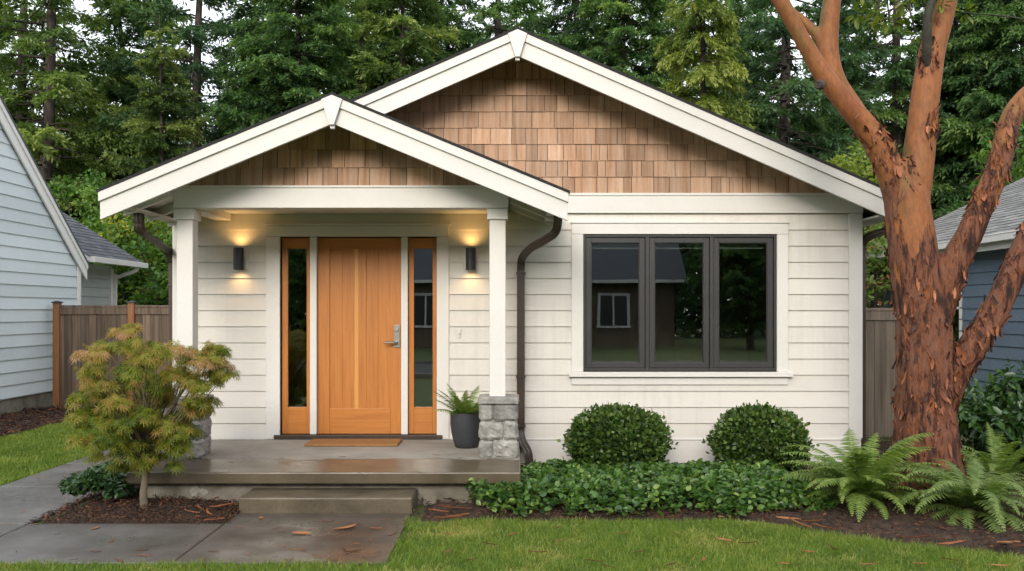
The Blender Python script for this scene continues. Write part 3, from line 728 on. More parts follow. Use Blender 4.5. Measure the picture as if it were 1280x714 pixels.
# rooms seen through the glass
def room(name, x0, x1, y1, z1, door_x=None):
    m = MB()
    m.box(x0, x1, y1, y1+.05, .31, z1); m.box(x0-.05, x0, WY+.125, y1, .31, z1); m.box(x1, x1+.05, WY+.125, y1, .31, z1); m.box(x0, x1, WY+.125, y1, z1, z1+.05)
    o = m.build('room_walls', m_inside, house)
    bx('room_floor', m_insided, (x0, x1, WY+.125, y1, .26, .308), bevel=0)
    return o
rm = room('living_room', .3, 3.6, 13.2, 2.75); room('hall', -3.0, -.5, 12.6, 2.75)
idr = MB(); ix0, ix1, iy = 2.15, 2.95, 13.17
idr.box(ix0-.08, ix1+.08, iy-.005, iy+.029, .31, 2.42)
for a, b, c, e in ((.10,.36,.2,.9), (.44,.70,.2,.9), (.10,.36,1.0,1.9), (.44,.70,1.0,1.9)):
    framebox(idr, ix0+a, ix0+b, .31+c, .31+e, .025, iy-.022, iy-.0052)
idr.build('inner_door', m_inside, house)
bx('window_blind', m_trim, (X0+.1, X1-.1, WY+.13, WY+.16, 2.40, 2.50), bevel=0)

# downspouts
prof = []
for (a, b, c, e) in ((-.042,-.032,.042,-.032), (.042,-.032,.042,.032), (.042,.032,-.042,.032), (-.042,.032,-.042,-.032)):
    n = 7
    for k in range(n):
        t = k/n; gx_ = .0025 if k in (2, 5) else 0
        x, y = a+(c-a)*t, b+(e-b)*t
        l = math.hypot(x, y); prof.append((x*(1-gx_/l), y*(1-gx_/l)))
def smooth_path(pts, n=10):
    P_ = [Vector(p) for p in pts]; o = []
    for i in range(len(P_)-1):
        a, b, c, d = P_[max(i-1,0)], P_[i], P_[i+1], P_[min(i+2,len(P_)-1)]
        for k in range(n):
            t = k/n; o.append(.5*((2*b)+(c-a)*t+(2*a-5*b+4*c-d)*t*t+(3*b-a-3*c+d)*t**3))
    return o + [P_[-1]]
def downspout(pts, up=(0,1,0), clips=()):
    m = MB(); sp = smooth_path(pts); m.sweep(sp, prof, up)
    o = m.build('downspout', m_bronze, house)
    for (x, y, z) in clips:
        c = MB(); c.box(x-.052, x+.052, y-.04, y+.06, z-.012, z+.012); c.build('strap', m_bronze, o)
xw, yw = P(651,0,9.42)[0], 9.42
downspout([(.455,8.62,2.70), (.455,8.62,2.60), (.43,8.68,2.50), (.33,8.88,2.435), (.20,9.18,2.375), (xw+.02,yw-.06,2.29), (xw,yw,2.18), (xw,yw,2.0), (xw,yw,1.2), (xw,yw,.55), (xw,yw,.40), (xw+.02,yw-.04,.30), (xw+.075,yw-.08,.20), (xw+.09,yw-.09,.10), (xw+.09,yw-.09,.03)], clips=[(xw,yw,2.12), (xw,yw,1.0), (xw,yw,.46)])
bx('drain_boot', m_black, (xw+.025, xw+.155, yw-.155, yw-.025, 0, .055), bevel=.01)
xl = -3.775
downspout([(-3.66,8.50,2.70), (-3.66,8.50,2.58), (-3.665,8.56,2.50), (-3.70,8.95,2.44), (-3.755,9.45,2.38), (xl,9.62,2.28), (xl,9.66,2.14), (xl,9.66,1.2), (xl,9.66,.2), (xl,9.66,.02)], up=(0,1,0), clips=[(xl,9.66,2.0)])
xr = 3.875
downspout([(4.10,9.40,2.70), (4.10,9.40,2.63), (4.06,9.42,2.585), (3.95,9.52,2.54), (xr+.012,9.60,2.48), (xr,9.62,2.38), (xr,9.62,1.6), (xr,9.62,.8), (xr,9.62,.02)], clips=[(xr,9.62,2.1)])

# ------------------------------------------------------------------ porch things
m_bulb = emis('lamp_lens', (1.0, .62, .26), 6.0)
def wall_lamp(px, label, side):
    x, _, zc = P(px, 324.5, WY)
    o = empty('wall_lamp', (x, WY-.02, zc), label, 'wall light', 'cylinder lamps beside the front door')
    def loc(m, name, mat, **kw): return m.build(name, mat, o, **kw)
    b = MB(); yy = WY-.105; r = .054
    b.lathe([(r-.006, zc-.10), (r-.006, zc-.12), (r, zc-.12), (r, zc+.12), (r-.006, zc+.12), (r-.006, zc+.09)], x, yy, 28)
    loc(b, 'lamp_body', m_black, smooth=False)
    a = MB(); a.box(x-.03, x+.03, WY-.055, WY-.022, zc-.07, zc+.07); loc(a, 'lamp_bracket', m_black, bevel=.004)
    a = MB(); a.box(x-.07+side*.012, x+.07+side*.012, WY-.022, WY-.014, zc-.11, zc+.11); loc(a, 'back_plate', m_trim, bevel=.002)
    for z_ in (-.098, .082):
        l = MB(); l.tube([(x, yy, zc+z_), (x, yy, zc+z_+.008)], [.046,.046], 24); loc(l, 'lamp_lens', m_bulb)
    for dz, e in ((.128, 3.0), (-.128, 1.7)):
        ld = bpy.data.lights.new('lamp_light', 'SPOT'); ld.energy = e; ld.color = (1, .56, .18); ld.spot_size = R_(145); ld.spot_blend = .9; ld.shadow_soft_size = .03
        lo = bpy.data.objects.new('lamp_light', ld); C.objects.link(lo); lo.parent = o
        lo.location = (0, yy-(WY-.02), dz); lo.rotation_euler = (R_(180) if dz > 0 else 0, 0, 0)
wall_lamp(302, 'lit black cylinder wall lamp left of the front door, nearer the leafy maple', 1)
wall_lamp(589, 'lit black cylinder wall lamp right of the front door, above the potted fern', -1)

mt = MB()
mx0, mx1 = P(384,0,9.1)[0], P(499,0,9.1)[0]
mt.box(mx0, mx1, 8.96, 9.36, .3085, .332)
mo = mt.build('door_mat', m_mat, bevel=.008); tag(mo, 'orange brown coir door mat on the porch in front of the door', 'doormat')

# ------------------------------------------------------------------ fern builder
def frond_mesh(name, L, W, arch, rise, n=34, seed=0, lobes=True):
    """one arching frond growing along +y from the origin; tint varies towards the tip"""
    r = np.random.default_rng(seed)
    t = np.linspace(0, 1, n+1)
    ang = rise - arch*t**1.25
    y = np.concatenate([[0], np.cumsum(np.cos(ang[:-1])*L/n)]); z = np.concatenate([[0], np.cumsum(np.sin(ang[:-1])*L/n)])
    x = .05*L*np.sin(t*2.2+seed)*t
    base = np.stack([x, y, z], 1)
    tang = norm(np.gradient(base, axis=0))
    V, Fc, T = [], [], []
    sets = []
    for sgn in (-1, 1):
        k = np.arange(3, n+1); tt = t[k]
        wid = W*np.clip(np.sin(np.pi*np.clip(tt*.86+.12, 0, 1))**.75, .04, 1)*(1-.35*tt)
        nrm = norm(np.cross(np.array([1,0,0]), tang[k]))
        side = np.array([sgn, 0, 0]) * 1.0
        d_ = norm(side[None] + tang[k]*.38 - nrm*(.22 + .1*r.random((len(k), 1))) + .07*r.normal(size=(len(k), 3)))
        rot = frames(d_, nrm)
        size = np.stack([np.full(len(k), L/n*.95), wid, wid*.35], 1)
        tv = [(-.42,0,0), (.42,0,0), (.46,.22,.10), (.30,.6,.08), (.06,1,-.2), (-.18,.6,.05), (-.46,.22,.06)]
        tf = [(0,1,2,6), (6,2,3,5), (5,3,4,4)]
        sets.append(scatter(tv, [f for f in tf[:2]], base[k], rot, size, np.clip(.35+.35*tt+.12*r.normal(size=len(k)), 0, 1)))
        sets.append(scatter([tv[5], tv[3], tv[4]], [(0,1,2)], base[k], rot, size, np.clip(.4+.35*tt+.12*r.normal(size=len(k)), 0, 1)))
    return scatter_mesh(name, *sets), base

def fern(name, label, loc, n, Lr, W, mat, seed, group='sword ferns in the bark mulch', rises=(25, 75), azr=None, fl=None):
    root = empty(name, loc, label, 'fern', group)
    rr = random.Random(seed)
    var = [frond_mesh('frond', 1.0, W, R_(rr.uniform(70, 115)), 0, 30, seed*10+i)[0] for i in range(5)]
    for v in var: v.materials.append(mat)
    for k in range(n):
        o = bpy.data.objects.new('frond', var[k % 5]); C.objects.link(o); o.parent = root
        az = 2*math.pi*(k*.381966 + rr.uniform(-.05, .05))
        tier = k/n; el = R_(rises[1] - (rises[1]-rises[0])*tier + rr.uniform(-8, 8))
        L = rr.uniform(*Lr)*(1-.18*tier)
        o.rotation_euler = (el, rr.uniform(-.25, .25), az); o.scale = (L, L, L)
        o.location = (.03*math.sin(-az), .03*math.cos(az), .03 + .02*rr.random())
    return root
fern('sword_fern', 'large green sword fern left of the red trunk, beside the right boxwood', (2.98, 7.38, .05), 60, (.66, .92), .17, m_fern, 3, rises=(30, 85))
fern('sword_fern', 'pale green sword fern in front of the red trunk on its right', (3.72, 7.0, .05), 60, (.62, .86), .16, m_fernpale, 5, rises=(15, 80))
fern('sword_fern', 'sword fern behind the red trunk beneath the dark shrub', (4.62, 8.25, .05), 24, (.65, .9), .13, m_fern, 8, rises=(35, 80))

# potted fern
pot = empty('potted_fern', (P(583,0,8.93)[0], 8.93, .308), 'small fern in a charcoal round pot beside the stone pier', 'potted plant')
b = MB(); pr = [(.0,0), (.10,.0), (.118,.012), (.135,.06), (.155,.14), (.166,.23), (.168,.33), (.158,.336), (.152,.33), (.150,.29), (0,.29)]
n = 40
b.lathe([(r*1.0, z*1.08) for r, z in pr], 0, 0, n)
me = b.mesh('pot'); po = link('pot', me, m_pot, pot, loc=(0,0,0), smooth=True); po.modifiers.new('edge', 'EDGE_SPLIT').split_angle = R_(50)
b = MB(); b.lathe([(0,.30), (.08,.305), (.154,.295)], 0, 0, 24); link('soil', b.mesh('soil'), m_soil, pot, loc=(0,0,0))
rr = random.Random(4); var = [frond_mesh('frond', 1.0, .26, R_(rr.uniform(25, 60)), 0, 20, 90+i)[0] for i in range(4)]
for v in var: v.materials.append(m_fern)
for k in range(30):
    o = bpy.data.objects.new('frond', var[k % 4]); C.objects.link(o); o.parent = pot
    az = 2*math.pi*k*.381966; L = rr.uniform(.28, .42); o.scale = (L, L, L)
    o.rotation_euler = (R_(rr.uniform(30, 72)), rr.uniform(-.3,.3), az); o.location = (-.04*math.sin(az), .04*math.cos(az), .315)

# ------------------------------------------------------------------ shrubs
def ellipsoid_shell(n, c, r, depth=.25, lump=.08, zmin=-1.0):
    d = rand_dirs(int(n*1.6)); d = d[d[:, 2] > zmin][:n]
    lum = np.array([mnoise.noise(Vector(v)*3.3 + Vector(c)) for v in d]) * lump + np.array([mnoise.noise(Vector(v)*9 + Vector(c)) for v in d]) * lump*.6
    rad = (1 + lum) * (1 - depth*rng.random(len(d))**1.6)
    return np.array(c) + d*np.array(r)*rad[:, None], d, rad

def boxwood(loc, r, label, n=9800):
    root = empty('boxwood', loc, label, 'shrub', 'clipped boxwoods under the window')
    p, d, rad = ellipsoid_shell(n, (0, 0, r[2]), r, .36, .13)
    q = p.copy(); cen = np.array([0, 0, r[2]]); st_ = rng.random(len(d)) < .05; q[st_] = cen + (q[st_]-cen)*rng.uniform(1.02, 1.17, st_.sum())[:, None]
    lop = np.array([mnoise.noise(Vector(v)*1.4 + Vector(loc)*3) for v in d]); q = cen + (q-cen)*(1+.09*lop)[:, None]
    # flatten the bottom a little
    al = norm(d*.8 + .9*rng.normal(size=d.shape)*.6 + np.array([0, 0, .35])); nr = norm(d + .7*rng.normal(size=d.shape))
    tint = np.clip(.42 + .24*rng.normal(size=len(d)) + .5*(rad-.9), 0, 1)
    tint[rng.random(len(d)) < .02] = 1.0; sz = rng.uniform(.026, .056, len(d))
    V = scatter(*LEAF_T, q, frames(al, nr), np.stack([sz*.8, sz*1.15, sz], 1), tint)
    link('foliage', scatter_mesh('foliage', V), m_box, root, loc=(0,0,0))
    # stems
    b = MB(); rr = random.Random(3)
    for k in range(26):
        a = rr.uniform(0, 6.28); e = rr.uniform(.2, 1.0)
        tip = Vector((math.cos(a)*r[0]*.8*(1-e*.5), math.sin(a)*r[1]*.8*(1-e*.5), r[2]*(.5+1.25*e)))
        b.tube([(0.04*math.cos(a), .04*math.sin(a), 0), tip*.45 + Vector((0,0,.05)), tip], [.012,.009,.004], 5)
    link('stems', b.mesh('stems'), m_firbark, root, loc=(0,0,0))
    # a few dozen upright shoots break the clipped outline
    return root
boxwood((1.075, 8.82, .02), (.50, .46, .36), 'larger round boxwood, first from the downspout')
boxwood((2.52, 8.82, .02), (.465, .44, .352), 'smaller round boxwood beside the large sword fern')

def leaf_mass(n, centers, radii, size, tintmu=.45, tintsd=.2, aspect=.5, up=.5, tmpl=LEAF2, outer=.5, yellow=0.0, rng_=None):
    """leaves around many small clumps"""
    k = rng.integers(0, len(centers), n)
    d = rand_dirs(n); rad = 1 - outer*rng.random(n)**1.3
    p = centers[k] + d*radii[k][:, None]*rad[:, None]*np.array([1, 1, .8])
    al = norm(d*.6 + .8*rng.normal(size=(n,3)) + np.array([0,0,-.15])); nr = norm(d*.5 + np.array([0,0,up]) + .5*rng.normal(size=(n,3)))
    s_ = size*rng.uniform(.6, 1.25, n)
    ct = rng.normal(size=len(centers))*tintsd*.6
    tint = np.clip(tintmu + ct[k] + tintsd*.7*rng.normal(size=n), 0, .82)
    if yellow: tint[rng.random(n) < yellow] = 1.0
    return scatter(*tmpl, p, frames(al, nr), np.stack([s_*aspect, s_, s_*aspect], 1), tint)

# ground cover in front of the house: uncountable
def cover(name, n, area, hfun, size, mat, mu=.45):
    pts = []
    while len(pts) < n:
        x, y = area[0] + (area[1]-area[0])*random.random(), area[2] + (area[3]-area[2])*random.random()
        h = hfun(x, y)
        if h <= .02: continue
        pts.append((x, y, .03 + h*(1-.75*random.random()**2)))
    p = np.array(pts); d = np.array([0,0,1.0]) + .8*rng.normal(size=p.shape)
    al = norm(rng.normal(size=p.shape)*np.array([1,1,.5]) + np.array([0,-.25,.05])); nr = norm(d + np.array([0,-.35,.2]))
    s_ = size*rng.uniform(.55, 1.25, n); tint = np.clip(mu + .2*rng.normal(size=n), 0, .9)
    tint[rng.random(n) < .012] = 1
    V = scatter(*LEAF2, p, frames(al, nr), np.stack([s_*.72, s_, s_*.7], 1), tint)
    return link(name, scatter_mesh(name, V), mat)
def hc(x, y):
    fr = 7.16 + .10*nz2(x, 0, 2.5) + (max(0, x-2.0)*.12)
    if y < fr + .05*nz2(x, y, 12) or x < -.42 + .35*max(0, 7.75-y) + .1*nz2(x, y, 5): return 0
    if y > 7.6 and x < .12: return 0
    if x > 2.75: return 0
    edge = min(1, (y-fr)/.16+.3)*min(1, (x+.55)/.3+.25)*min(1, (2.85-x)/.4+.1)
    return (.19 + .08*nz2(x, y, 3.1) + .05*nz2(x, y, 9))*max(.1, edge)
tag(cover('groundcover', 11000, (-.6, 2.8, 7.05, 8.55), hc, .062, m_cover), 'glossy green ground cover spreading below the boxwoods', None, None, 'stuff')
iv = empty('ivy_clump', (-3.64, 7.72, 0), 'low dark ivy clump at the porch corner behind the maple trunk', 'plant')
cs_ = np.array([(x, y, .10 + .13*max(0, 1-(x/.36)**2)) for x, y in zip(rng.uniform(-.26, .24, 40), rng.uniform(-.3, .5, 40))])
link('foliage', scatter_mesh('foliage', leaf_mass(2600, cs_, np.full(40, .085), .055, .42, .2, .75, 1.0)), m_ivy, iv, loc=(0,0,0))

rh = empty('rhododendron', (5.25, 8.95, 0), 'dark leathery leaved shrub right of the red trunk, below the slate blue wall', 'shrub')
cs_ = np.array([(x, y, z) for x, y, z in zip(rng.uniform(-.62, .8, 130), rng.uniform(-.5, .5, 130), rng.uniform(.15, 1.08, 130)) if ((x-.1)/.8)**2 + (y/.6)**2 + ((z-.45)/.68)**2 < 1])
link('foliage', scatter_mesh('foliage', leaf_mass(5200, cs_, np.full(len(cs_), .16), .115, .40, .2, .42, .9)), m_rhodo, rh, loc=(0,0,0))
b = MB()
for c in cs_[::4]: b.tube([(.05*random.uniform(-1,1), .05*random.uniform(-1,1), 0), (c[0]*.5, c[1]*.5, c[2]*.6), tuple(c)], [.02,.014,.007], 5)
link('stems', b.mesh('stems'), m_firbark, rh, loc=(0,0,0))

# ------------------------------------------------------------------ Japanese maple
MY = 7.3
mp = empty('japanese_maple', (P(180,0,MY)[0], MY, .03), 'small lacy maple turning orange green beside the porch corner', 'tree')
mo_ = np.array(mp.location)
pads = [(132,408,14),(150,424,30),(118,440,22),(165,440,40),(205,437,28),(238,437,32),(264,444,24),(280,458,12),(128,464,32),(175,463,40),(222,470,38),(256,474,22),
        (112,488,18),(150,492,40),(195,495,42),(238,500,28),(252,512,18),(104,508,12),(122,516,22),(162,520,42),(210,524,38),(240,530,18),(148,543,32),(190,548,38),(222,553,24),
        (128,560,12),(158,568,24),(196,573,32),(180,583,22),(150,583,12),(228,572,14),(108,455,12),(120,545,12),(270,436,14),(185,505,26),(180,540,24),(190,478,22),(276,446,16),(284,438,9),(250,470,20),(100,492,9)]
lobes_v, lobes_f = [], []
for i, a in enumerate((-110, -68, -32, 0, 32, 68, 110)):
    L_ = (1, .92, .92, .8)[abs(i-3)] if abs(i-3) < 4 else .6
    L_ = [.55, .8, .95, 1.0, .95, .8, .55][i]; a = R_(a); k = len(lobes_v)
    dx, dy = math.sin(a), math.cos(a); w_ = .06
    lobes_v += [(0,0,0), (dx*L_*.5+dy*w_, dy*L_*.5-dx*w_, .02), (dx*L_, dy*L_, -.22*L_), (dx*L_*.5-dy*w_, dy*L_*.5+dx*w_, .02)]
    lobes_f.append((k, k+1, k+2, k+3))
sets = []; padc = []
sub = []
for (cx, cy_, rp) in pads:
    if cy_ > 555: cy_ -= 9
    k_ = max(1, int(rp/5.0))
    for q in range(k_):
        f_ = math.sqrt(rng.random()) if k_ > 1 else 0; a_ = rng.uniform(0, 6.28)
        sub.append((cx + f_*rp*.85*math.cos(a_), cy_ + f_*11*math.sin(a_) + 3*f_, rng.uniform(9, 15) if k_ > 1 else rp))
for (cx, cy_, rp) in sub:
    for rep in range(1):
        dy_ = rng.uniform(-.42, .42)*min(1.0, max(.3, 1.4-abs(cx-185)/95))
        c = np.array(P(cx, cy_, MY)) + np.array([0, dy_, rng.uniform(-.02,.02)]); padc.append(c)
        r = rp/148.0; nn = int(19 + rp*1.9)
        u = rng.random(nn)**.6; th = rng.uniform(0, 2*np.pi, nn)
        p = c + np.stack([np.cos(th)*u*r, np.sin(th)*u*r*.8, -.30*r*u**2 + rng.normal(size=nn)*.02], 1)
        outw = np.stack([np.cos(th), np.sin(th), -.45*np.ones(nn)], 1)
        al = norm(outw*.9 + .35*rng.normal(size=(nn,3)) + np.array([0,0,-.40])); nr = norm(np.array([0,0,1.0]) + .35*outw + .35*rng.normal(size=(nn,3)))
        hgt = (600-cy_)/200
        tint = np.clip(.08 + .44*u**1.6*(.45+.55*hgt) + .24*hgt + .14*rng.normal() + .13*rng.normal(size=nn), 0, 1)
        s_ = rng.uniform(.042, .078, nn)
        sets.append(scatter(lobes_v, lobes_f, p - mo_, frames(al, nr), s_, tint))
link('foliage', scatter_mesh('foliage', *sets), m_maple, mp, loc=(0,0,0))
b = MB()
b.tube([(0,0,-.02), (.0,0,.04), (-.006,0,.15), (.012,.0,.27), (.03,.01,.40), (.02,.02,.55), (.05,.03,.75)], [.05,.034,.030,.028,.025,.02,.014], 12, wob=.12)
rr = random.Random(2)
for c in padc[::2]:
    t = Vector(c - mo_); st_ = Vector((.03, .01, rr.uniform(.3, .62)))
    if st_.z > t.z - .05: st_.z = max(.26, t.z-.15)
    mid = st_.lerp(t, .55) + Vector((rr.uniform(-.05,.05), rr.uniform(-.05,.05), .05))
    b.tube(smooth_path([st_, mid, t], 4), np.linspace(.008, .002, 9), 5)
link('trunk', b.mesh('trunk'), m_mapletrunk, mp, loc=(0,0,0), smooth=True)

# ------------------------------------------------------------------ madrona
TY = 7.85
md = empty('madrona_tree', (3.77, TY, 0), 'large madrona with peeling red brown bark and forked limbs at the house corner', 'tree')
mdo = np.array(md.location)
SC = F_PX/TY
def limb(pts, n=6):
    """(px, py, width px, depth offset)"""
    q = [Vector((*np.array(P(a, b, TY)) + np.array([0, dy, 0]) - mdo, )) for a, b, w_, dy in pts]
    r = [w_/SC/2 for _, _, w_, _ in pts]
    sp = smooth_path(q, n)
    rr_ = np.interp(np.linspace(0, len(r)-1, len(sp)), range(len(r)), r)
    return sp, rr_
limbs = [
 [(1162,640,108,0), (1160,606,90,0), (1158,566,78,0), (1157,506,70,0), (1156,446,66,0), (1154,400,64,0), (1145,345,60,0), (1138,290,56,0), (1130,240,50,0), (1116,205,38,0)],
 [(1128,250,44,0), (1112,214,34,-.02), (1085,168,29,-.06), (1052,131,25,-.08), (1024,97,23,-.10), (1003,64,21,-.12), (981,27,19,-.14), (962,-4,18,-.16), (935,-60,15,-.2), (900,-130,12,-.2), (880,-210,8,-.1)],
 [(1124,235,34,.06), (1104,186,27,.10), (1074,131,26,.14), (1054,94,25,.18), (1046,58,25,.2), (1048,20,24,.22), (1052,-10,22,.24), (1062,-80,19,.3), (1060,-170,14,.35), (1075,-260,9,.4)],
 [(1042,60,14,.2), (1036,40,13,.22), (1020,16,12,.28), (1003,-4,11,.34), (975,-50,9,.5), (960,-120,6,.6)],
 [(1136,270,44,.0), (1146,218,40,.02), (1153,170,36,.03), (1157,130,34,.03), (1161,100,33,.03), (1168,62,31,.04), (1179,27,29,.05), (1187,-6,28,.06), (1200,-70,24,.1), (1205,-160,18,.15), (1230,-260,11,.2)],
 [(1160,98,4,.0), (1154,72,10,-.075), (1151,45,11,-.12), (1152,18,10.5,-.14), (1162,-4,10,-.14), (1175,-50,8,-.2), (1170,-110,5,-.2)],
 [(1158,425,50,0), (1170,378,42,-.04), (1184,335,36,-.08), (1203,295,32,-.12), (1215,262,30,-.14), (1228,231,28,-.16), (1239,200,26,-.16), (1251,155,24,-.15), (1268,129,23,-.14), (1292,106,22,-.14), (1325,60,18,-.1), (1345,-20,14,0), (1340,-110,9,.1)],
 [(1168,515,50,.02), (1184,480,42,0), (1196,458,37,-.04), (1215,425,34,-.08), (1234,392,33,-.10), (1253,348,31,-.12), (1272,308,30,-.12), (1292,270,28,-.12), (1330,200,24,-.1), (1370,110,18,0), (1390,0,12,.1)],
]
b = MB(); limb_data = []
for li, l in enumerate(limbs):
    sp, rr_ = limb(l); limb_data.append((sp, rr_))
    if li == 5: continue
    b.tube(sp, rr_, 20)
# root flare
for a in (0.2, 1.3, 2.4, 3.4, 4.4, 5.5):
    b.tube([(0,0,.28), (.22*math.cos(a), .22*math.sin(a), .13), (.42*math.cos(a), .42*math.sin(a), .0)], [.20,.16,.09], 10)
tmp = bpy.data.objects.new('tmp', b.mesh('tmp')); C.objects.link(tmp)
rm_ = tmp.modifiers.new('r', 'REMESH'); rm_.mode = 'VOXEL'; rm_.voxel_size = .016
sm_ = tmp.modifiers.new('s', 'SMOOTH'); sm_.iterations = 6; sm_.factor = .5
dg = bpy.context.evaluated_depsgraph_get(); dg.update()
tme = bpy.data.meshes.new_from_object(tmp.evaluated_get(dg)); bpy.data.objects.remove(tmp)
tme.name = 'trunk'
nv = len(tme.vertices); co = np.empty(nv*3, np.float32); tme.vertices.foreach_get('co', co); co = co.reshape(-1, 3)
no = np.empty(nv*3, np.float32); tme.vertices.foreach_get('normal', no); no = no.reshape(-1, 3)
disp = np.empty(nv)
for i in range(nv):
    v = Vector((co[i,0]*1, co[i,1]*1, co[i,2]*.2))
    lo = max(0.0, min(1.0, (2.3-co[i,2])/1.5))
    plate = mnoise.noise(v*13); 
    disp[i] = .010*mnoise.noise(v*4) + lo*(.020*mnoise.noise(v*9) + .018*max(-.25, min(.3, plate*1.6)))
co2 = co + no*disp[:, None]; tme.vertices.foreach_set('co', co2.ravel()); tme.update()
link('trunk', tme, m_madrona, md, loc=(0,0,0), smooth=True)
b = MB(); b.tube(*limb_data[5], n=10, wob=.15); link('limb', b.mesh('limb'), m_greybranch, md, loc=(0,0,0), smooth=True)
# curling bark flakes lifted off the trunk
hz = co2[:, 2]
prob = np.where(hz < 1.9, .8, np.where(hz < 3.1, .62, .05)) * (hz > .12) * (hz < 5.2)
patchy = np.array([mnoise.noise(Vector((c[0]*3, c[1]*3, c[2]*1.6+7))) for c in co2]); prob = prob*np.clip(.2 + 2.0*patchy, 0.02, 1)
sel = rng.choice(nv, 620, replace=False, p=prob/prob.sum())
forks = [(1095,165),(1120,200),(1132,215),(1098,190),(1160,60),(1155,75),(1176,160),(1240,205),(1228,235),(1195,462),(1200,440),(1218,262),(1255,170),(1237,395),(1262,330)]
extra = []
for f_ in forks:
    q_ = np.array(P(*f_, TY-.15)) - mdo; dd_ = np.linalg.norm(co2 - q_, axis=1); near = np.where(dd_ < .16)[0]
    if len(near): extra.append(rng.choice(near, min(len(near), 26), replace=False))
sel = np.concatenate([sel] + extra)
fp, fnrm = co2[sel], norm(no[sel])
ax = norm(np.array([0,0,1.0]) + .25*rng.normal(size=(len(sel),3)))
def flake_template(r):
    rows = 6; tv, tf = [], []
    cw = r.uniform(.3, 1.2)
    for i in range(rows):
        t = i/(rows-1); w_ = (math.sin(math.pi*(.10+.82*t))**.8)*r.uniform(.65, 1.15)*.5; sk = r.uniform(-.12, .12)
        lift = cw*(t**2.2)
        tv += [(sk-w_, t-.2, lift + .35*r.random()*(t > .2)), (sk, t-.2, lift*.75), (sk+w_, t-.2, lift + .45*r.random()*(t > .2))]
    for i in range(rows-1): tf += [(3*i, 3*i+1, 3*i+4, 3*i+3), (3*i+1, 3*i+2, 3*i+5, 3*i+4)]
    return tv, tf
x_ = norm(np.cross(ax, fnrm)); y_ = np.cross(fnrm, x_)
flip = np.where(rng.random(len(sel)) < .6, -1.0, 1.0)
rot = np.stack([x_*flip[:,None], y_*flip[:,None], fnrm], -1)
fk = rng.random(len(sel))**1.5; fs_ = np.stack([.010+.034*fk*rng.uniform(.5,1.2,len(sel)), .03+.15*fk*rng.uniform(.5,1.2,len(sel)), .010+.040*rng.random(len(sel))*(.4+fk)], 1)
big = (rng.random(len(sel)) < .10) & (fp[:,2] < 3.4); fs_[big] *= np.array([1.5, 1.8, .8]); fs_[:, 1] = np.minimum(fs_[:, 1], .15); fs_[:, 2] = np.minimum(fs_[:, 2], .035)
rt_ = random.Random(5); sets = []; which = rng.integers(0, 8, len(sel))
ftint = np.clip(.40 + .26*rng.normal(size=len(sel)), 0, 1)
for q in range(8):
    m_ = which == q; tv, tf = flake_template(rt_)
    sets.append(scatter(tv, tf, (fp - fnrm*.003)[m_], rot[m_], fs_[m_], ftint[m_]))
V = sets
link('peeling_bark', scatter_mesh('peeling_bark', *V), m_flake, md, loc=(0,0,0))
# collar stub on the left limb
b = MB(); s0 = Vector(np.array(P(1026,106,TY-.2)) - mdo); b.tube([s0, s0 + Vector((-.035,-.05,-.015)), s0 + Vector((-.05,-.075,-.02))], [.045,.036,.026], 12, wob=.3)
link('knot', b.mesh('knot'), m_firbark, md, loc=(0,0,0))
# foliage: leaf whorls at the twig ends above and at the top of the picture
tips = []
def whorl(c, n, r):
    tips.append((np.array(c), n, r))
rr = random.Random(11)
twigs = MB()
def twig_to(a, c, bend=.08):
    a, c = Vector(a), Vector(c); mid = a.lerp(c, .5) + Vector((rr.uniform(-bend,bend), rr.uniform(-bend,bend), rr.uniform(0,bend)))
    twigs.tube(smooth_path([a, mid, c], 5), np.linspace(.014, .004, 11), 6)
for li, idx, reg in ((1, -1, 1), (2, -1, 1), (3, -1, 1), (4, -1, 1), (5, -1, 1), (6, -1, 1), (7, -1, 1), (1, -14, 1), (2, -12, 1), (4, -14, 1), (6, -12, 1)):
    a = limb_data[li][0][idx]
    for k in range(7):
        c = a + Vector((rr.uniform(-.7,.7), rr.uniform(-.7,.7), rr.uniform(.1,.8)))
        twig_to(a, c); whorl(c, 16, .10)
for (px, py) in ((862,2), (852,-8), (1078,12), (1092,18), (1108,10), (1122,22), (1138,14), (1090,-6), (1115,-8), (1140,-4), (1074,-8), (1165,30), (1168,12), (1150,-20), (1100,28), (1128,4)):
    dy = rr.uniform(-.15, .3)
    c = Vector(np.array(P(px, py, TY)) + np.array([0, dy, 0]) - mdo)
    a = c + Vector((rr.uniform(-.15,.15), rr.uniform(-.1,.1), .45)); twig_to(a, c); whorl(c, 13, .075)
base_tw = Vector(limb_data[1][0][45 if len(limb_data[1][0]) > 46 else -8])
for q_ in ((862,-18),): twig_to(base_tw, Vector(np.array(P(*q_, TY)) - mdo) + Vector((0,0,.3)))
for q_ in ((1090,-40), (1130,-45)): twig_to(limb_data[2][0][42], Vector(np.array(P(*q_, TY)) - mdo), .04)
ps_, als, nrs = [], [], []
for c, n_, r in tips:
    d = rand_dirs(n_); ps_.append(c + d*r*.35); als.append(d + np.array([0,0,-.25])); nrs.append(np.array([0,0,1.0]) + .4*rand_dirs(n_))
ps_, als, nrs = map(np.concatenate, (ps_, als, nrs)); s_ = rng.uniform(.07, .12, len(ps_))
V = scatter(*LEAF2, ps_, frames(als, nrs), np.stack([s_*.45, s_, s_*.4], 1), np.clip(.45+.22*rng.normal(size=len(ps_)), 0, 1))
link('crown', scatter_mesh('crown', V), m_madleaf, md, loc=(0,0,0))
link('twigs', twigs.mesh('twigs'), m_greybranch, md, loc=(0,0,0), smooth=True)

